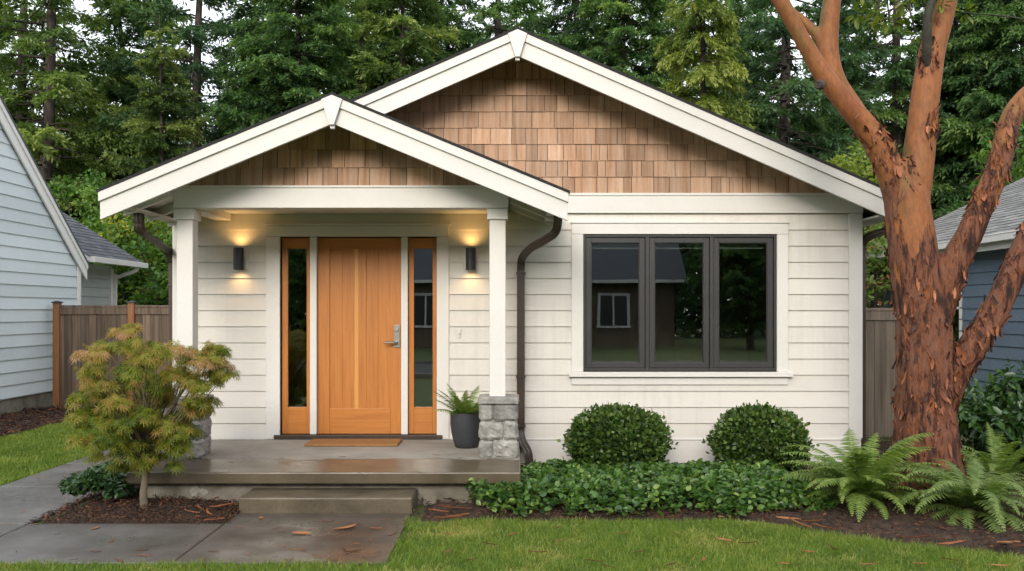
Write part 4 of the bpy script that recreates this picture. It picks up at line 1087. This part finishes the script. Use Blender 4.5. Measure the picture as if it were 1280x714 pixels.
# ------------------------------------------------------------------ fences
def fence(name, label, x0, x1, y, top, mat, postx, bw=.14, capped=True, pmat=None):
    root = empty(name, ((x0+x1)/2, y, 0), label, 'fence')
    m = MB(); x = x0
    while x < x1 - .01:
        w_ = min(bw*random.uniform(.92, 1.06), x1-x)
        m.box(x+.002, x+w_-.002, y-.010+random.uniform(-.004,.004), y+.010, .04, top-.06+random.uniform(-.006,.006), random.random()); x += w_
    m.build('fence_boards', mat, root)
    for q in ((x0, x1, y-.034, y-.012, top-.155, top-.03), (x0, x1, y-.045, y+.045, top-.028, top+.008), (x0, x1, y+.012, y+.05, .35, .44)):
        m = MB(); m.box(*q); m.build('rail', mat, root, bevel=.004)
    for px in postx:
        q = MB(); q.box(px-.055, px+.055, y-.07, y+.04, 0, top+.045); o = q.build('fence_post', pmat or m_post, root, bevel=.004)
        if capped:
            c = MB(); c.box(px-.07, px+.07, y-.085, y+.055, top+.046, top+.066); c.add([(px-.07,y-.085,top+.066),(px+.07,y-.085,top+.066),(px+.07,y+.055,top+.066),(px-.07,y+.055,top+.066),(px,y-.015,top+.09)], [(0,1,4),(1,2,4),(2,3,4),(3,0,4)])
            c.build('post_cap', m_dark, o)
    return root
fence('board_fence', 'weathered brown board fence with reddish cedar posts left of the house', -8.0, -3.74, 15.2, 1.80, m_fence, [-7.97, -6.66, -5.35, -4.05])
fence('board_fence', 'grey plank fence between the house corner and the red trunk', 3.84, 5.35, 11.5, 1.74, m_fencepale, [5.30], capped=False, pmat=m_fencepale)

# ------------------------------------------------------------------ neighbours
nb = empty('neighbour_house', (-8.15, 12.4, 0), 'pale blue lap sided house with steep white trimmed gable at far left', 'house')
NX, NYF, NYB, NR, NZR, NSL = -8.15, 8.6, 16.3, 12.45, 6.1, .872
rz = lambda y: NZR - NSL*abs(y-NR)
b = MB()
def ext(z):
    h = (NZR - .16 - z)/NSL
    return (max(NYF, NR-h), min(NYB, NR+h))
zl = list(np.arange(.30, 6.0, .205))
siding(b, NYF, NYB-.11, zl, [], lambda u, z, d: (NX + d, u, z), ext, lap=.022)
b.prism([(NYF, .28), (NYB, .28), (NYB, rz(NYB)-.16), (NR, NZR-.16), (NYF, rz(NYF)-.16)], 'x', NX-.12, NX)
b.build('siding_wall', m_blue, nb, fixn=False)
b = MB(); b.box(NX-9, NX-.121, NYF, NYF+.12, .28, rz(NYF)-.1); b.box(NX-9, NX-.121, NYB-.12, NYB, .28, rz(NYB)-.1); b.build('side_wall', m_blue, nb)
b = MB(); b.box(NX-9, NX-.02, NYF+.03, NYB-.03, -.1, .28); b.build('foundation', m_foundation, nb)
b = MB(); b.box(NX+.001, NX+.034, NYB-.10, NYB+.02, .29, rz(NYB)-.12); b.build('corner_board', m_trimnb, nb, bevel=.004)
ye = 16.48
b = MB(); xo = NX + .07
b.prism([(NR, NZR), (ye, rz(ye)), (ye, rz(ye)-.30), (NR, NZR-.30)], 'x', xo-.03, xo); b.prism([(NR, NZR), (2*NR-ye, rz(ye)), (2*NR-ye, rz(ye)-.30), (NR, NZR-.30)], 'x', xo-.03, xo)
b.prism([(NR, NZR-.002), (ye, rz(ye)-.002), (ye, rz(ye)-.10), (NR, NZR-.10)], 'x', xo+.001, xo+.02)
b.build('rake_board', m_trimnb, nb)
b = MB()
for sg in (1, -1):
    e_ = NR + sg*(ye-NR+.02)
    b.prism([(NR, NZR+.035), (e_, rz(ye)+.018), (e_, rz(ye)-.02), (NR, NZR-.002)], 'x', NX-9.2, xo+.03)
b.build('roof', m_roofdark, nb)

wg = empty('outbuilding', (-8.6, 17.7, 0), 'grey sided low building with dark shingle roof behind the blue house', 'building')
b = MB(); siding(b, 16.66, 18.6, list(np.arange(.1, 2.75, .19)), [], lambda u, z, d: (-8.6 + d, u, z), lap=.02)
b.box(-11.6, -8.6, 16.66, 18.6, .0, 2.66); b.build('siding_wall', m_greywall, wg, fixn=False)
b = MB(); b.box(-8.599, -8.56, 18.5, 18.62, .05, 2.6); b.build('corner_board', m_trim, wg)
def roof_shingled(root, mat, xe, ze, sl_, xr, y0, y1, sgn, row=.15, w_=(.22,.36)):
    """one roof plane from the eave xe up to xr"""
    ln = math.hypot(1, sl_); cu, su = 1/ln, sl_/ln
    b = MB()
    put = lambda u, v, d: (xe + sgn*(v*cu - d*su), u, ze + v*su + d*cu)
    shingles(b, put, y0, y1, 0, abs(xr-xe)*ln, row, w_[0], w_[1], [], .012, .003, .004)
    b.build('roof', mat, root, fixn=False)
    m = MB(); zt = ze + sl_*abs(xr-xe)
    m.prism([(xe, ze-.002), (xr, zt-.002), (xr, zt-.10), (xe, ze-.10)], 'y', y0+.01, y1-.01); m.build('roof_deck', m_trim, root)
roof_shingled(wg, m_roofdark, -8.1, 2.75, .63, -11.2, 16.6, 19.05, -1)
b = MB(); b.box(-8.13, -8.0, 16.62, 19.07, 2.64, 2.75); b.build('gutter', m_trim, wg, bevel=.01)
b = MB(); b.sweep(smooth_path([(-8.1,18.7,2.66), (-8.12,18.65,2.56), (-8.48,18.62,2.42), (-8.53,18.62,2.3), (-8.53,18.62,.1)], 5), [(-.035,-.03),(.035,-.03),(.035,.03),(-.035,.03)]); b.build('downspout', m_trim, wg)

ng = empty('neighbour_house', (7.8, 13.5, 0), 'slate blue house with grey shingle roof and white gutter at far right', 'house')
b = MB(); RW = 7.8
nwin = (15.08, 16.0, 1.16, 2.36)
siding(b, 7.0, 18.2, list(np.arange(.15, 2.95, .2)), [nwin], lambda u, z, d: (RW - d, u, z), lap=.022)
for a0, a1, c0, c1 in ((7.0, nwin[0], .1, 2.8), (nwin[1], 18.2, .1, 2.8), (nwin[0], nwin[1], .1, nwin[2]), (nwin[0], nwin[1], nwin[3], 2.8)): b.box(RW, RW+.1, a0, a1, c0, c1)
b.build('siding_wall', m_slate, ng, fixn=False)
b = MB(); b.box(RW+.101, RW+9, 18.1, 18.2, .1, 2.8); b.box(RW+.101, RW+9, 7.0, 7.1, .1, 2.8); b.build('side_wall', m_slate, ng)
b = MB(); b.box(RW-.02, RW+.1, nwin[0]-.09, nwin[0], nwin[2]-.09, nwin[3]+.09); b.box(RW-.02, RW+.1, nwin[1], nwin[1]+.09, nwin[2]-.09, nwin[3]+.09)
b.box(RW-.02, RW+.1, nwin[0], nwin[1], nwin[3], nwin[3]+.09); b.box(RW-.05, RW+.1, nwin[0]-.12, nwin[1]+.12, nwin[2]-.10, nwin[2]-.03); b.box(RW-.005, RW+.05, nwin[0], nwin[1], (nwin[2]+nwin[3])/2-.02, (nwin[2]+nwin[3])/2+.02)
wno = b.build('window', m_trim, ng)
b = MB(); b.box(RW+.03, RW+.036, nwin[0]+.001, nwin[1]-.001, nwin[2]-.02, nwin[3]-.001); b.build('pane', m_glass, wno)
b = MB(); b.box(RW+.5, RW+.52, nwin[0]-.5, nwin[1]+.5, .5, 2.8); b.build('room_walls', m_inside, ng)
roof_shingled(ng, m_roofgrey, 7.5, 2.89, .48, 12.6, 6.8, 18.6, 1, .16, (.2,.34))
b = MB(); b.box(7.38, 7.50, 6.8, 18.6, 2.77, 2.89); b.box(7.372, 7.50, 6.8, 18.6, 2.872, 2.892); b.build('gutter', m_trim, ng, bevel=.008)
b = MB(); b.box(7.51, 7.79, 6.9, 18.5, 2.69, 2.71); b.box(7.50, 7.53, 6.85, 18.55, 2.66, 2.79); b.build('eave_soffit', m_trim, ng)

# the house across the street, seen in the window glass
fh = empty('far_house', (0, -21, 0), 'dark house across the street reflected in the front window', 'house')
b = MB(); b.box(-6.5, 7.5, -26, -21, 0, 3.1); b.build('siding_wall', m_fence, fh)
b = MB(); b.prism([(-20.5, 3.1), (-23.5, 5.6), (-26.5, 3.1), (-26.5, 2.95), (-20.5, 2.95)], 'x', -7, 8); b.build('roof', m_roofdark, fh)
b = MB(); b.box(-7, 8, -20.5, -20.42, 2.98, 3.12); b.build('gutter', m_trim, fh)
for x in (4.7, -4.0):
    b = MB()
    b.box(x-.75, x-.62, -21.001, -20.95, 1.0, 2.4); b.box(x+.62, x+.75, -21.001, -20.95, 1.0, 2.4); b.box(x-.75, x+.75, -21.001, -20.95, 2.4, 2.52); b.box(x-.8, x+.8, -21.001, -20.92, .9, 1.0); b.box(x-.04, x+.04, -21.001, -20.96, 1.0, 2.4)
    o = b.build('window', m_trim, fh); b = MB(); b.box(x-.62, x+.62, -21.002, -20.985, 1.0, 2.4); b.build('pane', m_dark, o)

# ------------------------------------------------------------------ background trees
def conifer_meshes(seed, H, R, z0, dens=1.0, droop=.35, hang=.35, card=(.055,.17), rtrunk=.19, tint=.42, prof=.75, bare=0, detail_top=15.0):
    global rng
    r = np.random.default_rng(seed)
    b = MB()
    lean = r.normal(size=2)*.15
    lean *= 4; wig = r.uniform(0, 6)
    tp = [(lean[0]*(z/H)**2 + .05*math.sin(z*.6+wig), lean[1]*(z/H)**2 + .05*math.cos(z*.5+wig), z) for z in np.linspace(-.3, H, 14)]
    b.tube(tp, [max(.02, rtrunk*(1-z/H)**.85 + (.06 if z < .5 else 0)) for z in np.linspace(0, H, 14)], 10, wob=.1)
    for k in range(bare):
        z = r.uniform(z0*.3, z0*1.6); a = r.uniform(0, 6.28); L = r.uniform(.6, 2.2)
        b.tube([(0,0,z), (math.cos(a)*L*.5, math.sin(a)*L*.5, z+r.uniform(-.1,.1)), (math.cos(a)*L, math.sin(a)*L, z-r.uniform(.1,.4))], [.03,.018,.006], 4)
    P_, A_, N_, S_, T_ = [], [], [], [], []
    z = z0
    while z < H-.5:
        q = (z-z0)/(H-z0); top = z > detail_top
        nbr = max(4, int(r.uniform(6.5, 9.5)*dens*(1-.35*q)))
        a0 = r.uniform(0, 6.28); wt = .15*r.normal()
        for k in range(nbr):
            zz = z + r.normal()*.16
            L = R*((1-q)**prof)*r.uniform(.45, 1.18)*(min(1, .55 + q*4)) + .25
            a = a0 + 6.283*k/nbr + r.normal()*.25; d = np.array([math.cos(a), math.sin(a), 0]); sd = np.array([-math.sin(a), math.cos(a), 0])
            up = r.uniform(-.10, .30) - droop*.25; dr = droop*r.uniform(.6, 1.4)
            ax = lambda t: np.outer(t*L, d) + np.stack([0*t, 0*t, zz + up*L*t - dr*L*t**2*.55 + .16*L*t**4], 1)
            if L > .8: b.tube([tuple(v) for v in ax(np.array([0, .35, .7, 1.0]))], [.012+.012*L, .009+.007*L, .010, .004], 4)
            nt_ = int(L/(.062 if not top else .2)) + 2
            t = (.05 if not bare or bare < 12 else .2) + .82*r.random(nt_)**.8; t = np.clip(t, 0, .995)
            base = ax(t); side = np.where(r.random(nt_) < .5, 1.0, -1.0)
            tl = (.34*L*(1-t)**.6*r.uniform(.4, 1.25, nt_) + .18)
            td = norm(np.outer(np.ones(nt_), d)*.7 + sd[None]*side[:, None]*r.uniform(.3, 1.1, nt_)[:, None] + r.normal(size=(nt_, 3))*.10)
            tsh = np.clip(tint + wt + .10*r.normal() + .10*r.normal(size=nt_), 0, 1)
            for j in range(nt_):
                m_ = int(tl[j]/(.034 if not top else .075)) + 2
                u = r.random(m_)
                p = base[j] + np.outer(u*tl[j], td[j]) + np.stack([0*u, 0*u, -hang*tl[j]*u**1.6], 1) + r.normal(size=(m_, 3))*np.array([.03,.03,.035])
                dirn = td[j] + np.stack([0*u, 0*u, -hang*1.6*u], 1) + r.normal(size=(m_, 3))*.45
                P_.append(p); A_.append(dirn); N_.append(np.array([0, 0, 1.0]) + r.normal(size=(m_, 3))*.6)
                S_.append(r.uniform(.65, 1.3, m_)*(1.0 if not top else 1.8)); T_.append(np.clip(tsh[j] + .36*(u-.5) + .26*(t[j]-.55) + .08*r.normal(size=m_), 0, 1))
        z += r.uniform(.42, .68)
    P_, A_, N_, S_, T_ = map(np.concatenate, (P_, A_, N_, S_, T_))
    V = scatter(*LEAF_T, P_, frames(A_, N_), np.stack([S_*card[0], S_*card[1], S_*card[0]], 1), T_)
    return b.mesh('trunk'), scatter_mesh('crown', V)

KINDS_ = {
 'fir_a': (conifer_meshes(21, 17.5, 3.7, 1.6, 1.1, .34, .34, bare=4), m_needle_dark),
 'fir_b': (conifer_meshes(22, 18.5, 3.4, 2.6, 1.0, .48, .48, rtrunk=.20, bare=8), m_needle_blue),
 'fir_c': (conifer_meshes(23, 16.5, 3.9, 1.2, 1.1, .28, .34, tint=.48), m_needle_olive),
 'fir_open': (conifer_meshes(24, 19, 3.0, 5.2, .62, .45, .45, rtrunk=.26, bare=34), m_needle_dark),
 'cedar': (conifer_meshes(25, 17, 2.9, .8, 1.3, .75, .95, card=(.055,.16), tint=.5, prof=.8), m_cedar),
}
for (tm, cm), mat in KINDS_.values():
    tm.materials.append(m_firbark); cm.materials.append(mat)
    tm.polygons.foreach_set('use_smooth', np.ones(len(tm.polygons), bool))
def plant_tree(kind, name, px, Y, label, scale=1.0, rot=None, crown_mat=None, group='tall conifers behind the house', x=None):
    (tm, cm), mat = KINDS_[kind]
    X = (px-640)*Y/F_PX if x is None else x
    root = empty(name, (X, Y, -.05), label, 'tree', group)
    for nm, me in (('trunk', tm), ('crown', cm)):
        o = bpy.data.objects.new(nm, me); C.objects.link(o); o.parent = root
        if nm == 'crown' and crown_mat is not None:
            o.material_slots[0].link = 'OBJECT'; o.material_slots[0].material = crown_mat
    root.scale = (scale,)*3; root.rotation_euler[2] = random.uniform(0, 6.28) if rot is None else rot
    return root
TREES = [
 ('fir_open', 'fir_tree', 18, 29, 'olive fir with bare lower trunk, leftmost above the blue gable', 1.0, m_needle_olive),
 ('fir_open', 'fir_tree', 54, 26, 'olive fir with dark straight trunk, second from the left edge', 1.0, m_needle_olive),
 ('fir_c', 'fir_tree', 92, 33, 'dense olive fir behind the blue gable roof slope', .72, None),
 ('fir_a', 'fir_tree', 165, 31, 'broad dark fir rising above the dark shingled outbuilding roof', 1.0, None),
 ('fir_open', 'fir_tree', 238, 28, 'thin fir with slender bare trunk left of the porch peak', .95, m_needle_blue),
 ('fir_c', 'fir_tree', 205, 25, 'light green low fir just behind the left end of the porch roof', .62, m_needle_light),
 ('fir_b', 'fir_tree', 322, 32, 'blue green fir between the slender trunk and the porch peak', 1.0, None),
 ('fir_a', 'fir_tree', 375, 27, 'dense fir directly behind the porch peak on its left', .95, None),
 ('fir_b', 'fir_tree', 440, 33, 'tall dark fir behind the porch peak on its right', 1.05, m_needle_dark),
 ('fir_c', 'fir_tree', 500, 28, 'olive tipped fir halfway between the two roof peaks', .95, None),
 ('fir_a', 'fir_tree', 560, 34, 'darker fir just left of the main roof peak', 1.0, m_needle_blue),
 ('fir_open', 'fir_tree', 618, 30, 'sparse fir with sky showing through above the main roof peak', 1.0, None),
 ('fir_b', 'fir_tree', 715, 32, 'dark blue green fir right of the main roof peak', 1.05, None),
 ('fir_a', 'fir_tree', 785, 30, 'deep green fir between the roof peak and the yellow green cedar', 1.0, None),
 ('cedar', 'cedar_tree', 880, 24, 'yellow green cedar with drooping sprays above the right roof slope', .82, None),
 ('fir_a', 'fir_tree', 935, 36, 'dark fir behind the yellow green cedar', 1.0, None),
 ('fir_open', 'fir_tree', 984, 27, 'fir with bare grey trunk left of the madrona limbs', 1.0, m_needle_blue),
 ('fir_b', 'fir_tree', 1060, 34, 'dark fir seen between the left limbs of the madrona', 1.0, None),
 ('fir_open', 'fir_tree', 1118, 29, 'fir with gaps of sky between the madrona forks', 1.0, None),
 ('fir_a', 'fir_tree', 1205, 29, 'layered dark fir above the grey neighbour roof', 1.0, m_needle_blue),
 ('fir_b', 'fir_tree', 1268, 27, 'dark drooping fir at the right edge above the neighbour roof', 1.0, m_needle_dark),
 ('fir_c', 'fir_tree', 1330, 32, 'dark fir cut off by the right edge', 1.0, m_needle_dark),
 ('fir_c', 'fir_tree', -45, 31, 'olive fir cut off by the left edge', 1.0, None),
]
BACK = [('fir_c',345,42,'farther fir between the slender trunk and the porch peak'),('fir_a',408,41,'farther fir right above the porch peak'),
 ('fir_b',470,42,'farther fir behind the fir at the porch peak'),('fir_c',530,44,'farther fir left of the gap beside the main peak'),('fir_a',655,43,'farther fir just right of the main roof peak'),('fir_c',745,42,'farther fir left of the deep green fir'),
 ('fir_b',830,40,'farther fir left of the yellow green cedar'),('fir_a',905,43,'farther fir right of the yellow green cedar'),('fir_c',1040,44,'farther fir between the bare grey trunk and the madrona'),('fir_a',1180,42,'farther fir above the grey roof end'),('fir_c',1240,40,'farther fir above the middle of the grey roof')]
TREES += [(k, 'fir_tree', px, Y, lb, 1.12, [m_needle_dark, m_needle_blue][i % 2]) for i, (k, px, Y, lb) in enumerate(BACK)]
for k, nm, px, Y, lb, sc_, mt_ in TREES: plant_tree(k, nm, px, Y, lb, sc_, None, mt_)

def shrub(name, px, Y, top, halfw, label, mat, n=5200, size=.14, zlo=.3, seed=1, depth=1.2, cat='shrub', yellow=.0, group='leafy shrubs behind the fences'):
    X = (px-640)*Y/F_PX
    root = empty(name, (X, Y, 0), label, cat, group)
    r = np.random.default_rng(seed); cs = []
    while len(cs) < 90:
        p = r.uniform(-1, 1, 3)
        if (p**2).sum() < 1 and r.random() < .35 + .65*(p**2).sum(): cs.append(p)
    cs = np.array(cs)*np.array([halfw, depth, (top-zlo)/2*.92]) + np.array([0, 0, (top+zlo)/2])
    cs += r.normal(size=cs.shape)*.12
    rad = r.uniform(.22, .42, len(cs))*min(1.2, max(.6, halfw/1.3))
    link('foliage', scatter_mesh('foliage', leaf_mass(n, cs, rad, size, .45, .22, .55, .8, LEAF2, .6, yellow)), mat, root, loc=(0,0,0))
    b = MB()
    for c in cs[::3]: b.tube([(c[0]*.08, c[1]*.08, 0), (c[0]*.4, c[1]*.4, c[2]*.55), tuple(c)], [.05,.03,.01], 5)
    link('stems', b.mesh('stems'), m_firbark, root, loc=(0,0,0))
    return root
shrub('leafy_shrub', 118, 22.5, 5.4, 1.3, 'tall bright green shrub behind the outbuilding roof', m_leafgreen, 6500, .15, 1.0, 31)
shrub('leafy_shrub', 168, 21, 4.3, 1.15, 'green shrub with a spray of yellow leaves beside the outbuilding gutter', m_leafyellow, 6500, .14, .4, 32, yellow=.05)
shrub('leafy_shrub', 222, 20.5, 3.7, 1.1, 'green shrub above the fence next to the left downspout', m_leafgreen, 5500, .14, .4, 33)
shrub('leafy_shrub', 1082, 17.6, 3.9, .95, 'shrub with reddish tips between the house corner and the madrona', m_leafred, 6500, .11, .4, 34, yellow=.04)
shrub('vine_maple', 1062, 21.5, 5.9, 1.15, 'lime green small tree showing above the right roof eave', m_leaflime, 4500, .13, 2.4, 35, cat='tree')
shrub('vine_maple', 1275, 20.5, 6.3, .9, 'light green leafy tree at the right edge above the grey roof', m_leafgreen, 2600, .15, 3.0, 36, cat='tree')
# trees over the street, seen in the glass
for x, Y, k in ((1.6, -17.5, 'fir_c'), (-9.0, -24, 'fir_a'), (10.5, -19, 'fir_a')):
    plant_tree(k, 'street_tree', 0, Y, {1.6: 'bushy tree across the street reflected in the middle window pane', -9.0: 'dark conifer across the street reflected in the left door sidelight', 10.5: 'dark conifer across the street reflected in the right window pane'}[x], .55 if x == 1.6 else .8, None, None, 'trees across the street', x=x)

# far wood closing the view behind the conifers
def far_wood(sg=1):
    n = 80000 if sg > 0 else 110000; x = rng.uniform(-60, 60, n) if sg > 0 else rng.uniform(-40, 40, n); y = rng.uniform(42, 52, n) if sg > 0 else rng.uniform(-40, -33, n)
    top = (11.0 if sg > 0 else 13.5) + 3.0*np.array([mnoise.noise(Vector((a*.35, 0, 3))) for a in x]) + 2.0*np.array([mnoise.noise(Vector((a*1.2, 0, 5))) for a in x])
    z = top*rng.random(n)**.8
    p = np.stack([x, y, z], 1)
    V = scatter(*LEAF_T, p, frames(rng.normal(size=(n,3)) + np.array([0,0,-.4]), np.array([0,-.5,.5]) + rng.normal(size=(n,3))), np.stack([np.full(n,.25 if sg > 0 else .45), rng.uniform(.3,.75,n), np.full(n,.2)], 1), np.clip(.3+.15*rng.normal(size=n), 0, 1))
    return tag(link('forest', scatter_mesh('forest', V), m_needle_blue), 'dim mass of forest behind the conifers' if sg > 0 else 'dark wood across the street reflected in the glass', None, None, 'stuff')
far_wood()
far_wood(-1)

# ------------------------------------------------------------------ grass, mulch chips, litter
def in_poly(poly, x, y):
    c = np.zeros(len(x), bool); n = len(poly)
    for i in range(n):
        (x1,y1),(x2,y2) = poly[i], poly[(i+1) % n]
        cond = (y1 > y) != (y2 > y); xi = (x2-x1)*(y-y1)/(y2-y1+1e-12)+x1
        c ^= cond & (x < xi)
    return c
BLADE = ([(-.5,0,0), (.5,0,0), (.36,.55,.10), (-.36,.55,.10), (0,1,.34)], [(0,1,2,3)], [(3,2,4)])
def grass(name, area, n, keep, hmin=.026, hmax=.066, label='', wid=.0046):
    x = rng.uniform(area[0], area[1], n); y = rng.uniform(area[2], area[3], n)
    k = keep(x, y); x, y = x[k], y[k]; m = len(x)
    cl = np.array([mnoise.noise(Vector((a*1.6, b_*1.6, 0))) for a, b_ in zip(x, y)]); cl2 = np.array([mnoise.noise(Vector((a*7, b_*7, 2))) for a, b_ in zip(x, y)])
    h = rng.uniform(hmin, hmax, m)*(1 + .35*cl2)
    al = norm(np.stack([rng.normal(size=m)*.55, rng.normal(size=m)*.55, np.ones(m)], 1)); nr = norm(rng.normal(size=(m,3))*np.array([1,1,.1]))
    tint = np.clip(.46 + .22*cl + .18*cl2 + .15*rng.normal(size=m), 0, .88); cl3 = np.array([mnoise.noise(Vector((a*3.1, b_*3.1, 8))) for a, b_ in zip(x, y)]); bare_ = np.exp(-((x+.42)**2/.05+(y-6.72)**2/.03))*.8 + np.exp(-((x-1.5)**2/.08+(y-6.35)**2/.02))*.5 + np.exp(-((x-.2)**2/.05+(y-6.1)**2/.02))*.5; dead = rng.random(m) < bare_ + .05 + .55*np.clip(cl3*1.9-.30, 0, 1); tint[dead] = 1.0; h *= 1 - .45*np.clip(cl3*1.9-.30, 0, 1) + .3*cl
    pos = np.stack([x, y, np.zeros(m)-.004], 1); rot = frames(al, nr); sz = np.stack([np.full(m, wid)*rng.uniform(.7,1.4,m), h, h], 1)
    a_ = scatter(BLADE[0], BLADE[1], pos, rot, sz, tint); b_ = scatter([BLADE[0][3], BLADE[0][2], BLADE[0][4]], BLADE[2] and [(0,1,2)], pos, rot, sz, tint)
    o = link(name, scatter_mesh(name, a_, b_), m_grass); tag(o, label, None, None, 'stuff'); return o
def edgeless(x, y): return .03*np.array([mnoise.noise(Vector((a*6, b_*6, 5))) for a, b_ in zip(x, y)])
bf = bed_front
grass('lawn_grass', (-1.0, 5.6, 5.1, 7.1), 120000, lambda x, y: (~in_poly(bf, x + edgeless(x, y), y + edgeless(x, y))) & (x > -.85 + edgeless(x, y)), label='damp green front lawn grass')
grass('lawn_grass', (-5.2, -.8, 5.2, 5.86), 34000, lambda x, y: (y < 5.83 + edgeless(x, y)), label='strip of grass along the front edge of the walkway')
grass('lawn_grass', (-7.2, -4.9, 7.3, 15.0), 120000, lambda x, y: (x < -4.96 + edgeless(x, y)) & (x > -6.83 + 2*edgeless(x, y)), label='side lawn grass between the path and the blue house', hmin=.03, hmax=.07, wid=.006)

def chips(name, poly, n, size, label, zoff=.035, thresh=None):
    xs = [p[0] for p in poly]; ys = [p[1] for p in poly]
    x = rng.uniform(min(xs), max(xs), n); y = rng.uniform(min(ys), max(ys), n); k = in_poly(poly, x, y); x, y = x[k], y[k]; m = len(x)
    al = norm(np.stack([rng.normal(size=m), rng.normal(size=m), .22*rng.normal(size=m)], 1)); nr = norm(np.array([0,0,1.0]) + .4*rng.normal(size=(m,3)))
    s_ = size*rng.uniform(.4, 1.5, m); tint = np.clip(.27 + .27*rng.normal(size=m), 0, 1)
    bt = ([(-.5,0,0),(.5,0,0),(.45,1,0),(-.4,1,0),(-.5,0,.25),(.5,0,.25),(.45,1,.25),(-.4,1,.25)], [(4,5,6,7),(0,1,5,4),(1,2,6,5),(2,3,7,6),(3,0,4,7)])
    dz = np.array([.13*math.exp(-((a-3.77)**2+(b_-7.85)**2)*1.2) + .045*math.exp(-((a+3.1)**2+(b_-7.3)**2)*3) for a, b_ in zip(x, y)])
    V = scatter(*bt, np.stack([x, y, zoff + dz + .012*rng.normal(size=m)], 1), frames(al, nr), np.stack([s_*.32, s_, s_*.3], 1), tint)
    return tag(link(name, scatter_mesh(name, V), m_chip), label, None, None, 'stuff')
chips('bark_mulch', bed_left, 9500, .027, 'dark bark mulch around the maple trunk', .03)
chips('bark_mulch', bed_front, 42000, .029, 'dark bark mulch under the ferns and ground cover', .045)
chips('bark_mulch', bed_side, 6000, .06, 'dark bark mulch along the blue house', .04)

# single strips of fallen bark and leaves
def strip_mesh(seed):
    r = random.Random(seed); n = 7; w_ = r.uniform(.045, .10); b = MB()
    pts = []; w_ *= r.choice([.7, 1, 1.3, 1.9])
    for i in range(n):
        t = i/(n-1); wd = w_*math.sin(math.pi*(.08+.84*t))*r.uniform(.7, 1.1); cx = .10*math.sin(t*3+seed); z = .10*abs(t-.5)**1.3 + .01
        pts.append(((cx-wd, t-.5, z+.05), (cx, t-.5, z), (cx+wd, t-.5, z+.05)))
    vs_ = [v for p in pts for v in p]
    b.add(vs_, [(i*3+j, i*3+j+1, i*3+j+4, i*3+j+3) for i in range(n-1) for j in range(2)], r.uniform(.2, .95))
    return b.mesh('bark_strip')
strips = [strip_mesh(i) for i in range(9)]
for v in strips: v.materials.append(m_litter)
rr = random.Random(31)
def litter(px, py, L, label, group, z=None, ground=.024):
    s_ = (py-HOR)/(CAM_Z-ground); Y = F_PX/s_; X = (px-640)/s_
    o = bpy.data.objects.new('bark_strip', strips[rr.randrange(9)]); C.objects.link(o)
    o.location = (X, Y, ground); o.scale = (L, L, L*.8); o.rotation_euler = (rr.uniform(-.1,.1), rr.uniform(-.15,.15), rr.uniform(0, 6.28) if rr.random() < .35 else R_(90)+rr.uniform(-.5,.5))
    tag(o, label, 'bark strip', group)
walk_spots = [(325,648,.10),(338,655,.05),(377,668,.16),(352,683,.07),(372,688,.13),(410,652,.11),(432,660,.19),(398,671,.05),(445,655,.08),(428,686,.12),(440,690,.14),(397,695,.1),(463,676,.07),(470,661,.1),(490,668,.1),(118,661,.1),(140,676,.13),(120,690,.08),(180,695,.1),(165,672,.05),(45,655,.05),(30,640,.05),(150,702,.13),(178,688,.09),(345,661,.06),(310,693,.06),(267,690,.09),(292,672,.05),(362,700,.08),(415,700,.09),(455,698,.07),(330,640,.05),(300,660,.08),(480,650,.06),(255,700,.06),(232,682,.05),(72,668,.05),(92,700,.06),(20,690,.06),(402,642+10,.06),(446,680,.05),(388,662,.06),(472,690,.05),(420,674,.06)]
for px, py, L in walk_spots: litter(px, py, L*.95, 'thin reddish strip of fallen bark lying on the concrete walkway', 'bark strips on the walkway')
for px, py, L in [(48,597,.06),(77,599,.04),(80,614,.06),(60,583,.05),(98,590,.05),(30,626,.05),(12,655,.05)]:
    litter(px, py, L, 'small dark fallen leaf strip on the side path', 'bark strips on the side path')
for px, py, L in [(352,572,.05),(409,574,.05),(428,571,.06),(289,578,.05),(305,575,.03),(322,569,.04),(545,569,.07),(575,572,.04),(470,580,.04)]:
    litter(px, py, L, 'tiny fallen leaf strip on the porch slab', 'leaf strips on the porch', ground=.312)
lawn_spots = [(560,690,.12),(590,700,.1),(640,668,.1),(672,690,.13),(700,676,.1),(742,702,.12),(800,690,.1),(845,668,.09),(880,700,.12),(905,676,.14),(935,679,.14),(980,705,.1),(1040,684,.14),(1010,690,.1),(1085,706,.12),(560,668,.1),(695,660,.1),(780,667,.1),(1150,705,.1),(1190,700,.12),(1250,708,.12),(760,708,.1),(840,706,.12),(612,680,.12)]
for px, py, L in lawn_spots: litter(px, py, L, 'curled reddish brown bark strip lying in the lawn grass', 'bark strips on the lawn', ground=.045)
for px, py, L in [(548,640,.2),(560,648,.22),(574,645,.18),(556,634,.16),(570,636,.2),(250,634,.16),(262,641,.2),(276,633,.18),(240,640,.15),(268,650,.15),(232,628,.14),(835,647,.18),(1000,655,.24),(1015,652,.2),(985,650,.22),(1190,680,.2),(1145,672,.2),(1262,680,.22),(1285,684,.2),(1030,660,.2)]:
    litter(px, py, L, 'long orange brown bark strip on the dark mulch', 'bark strips on the mulch', ground=.07)
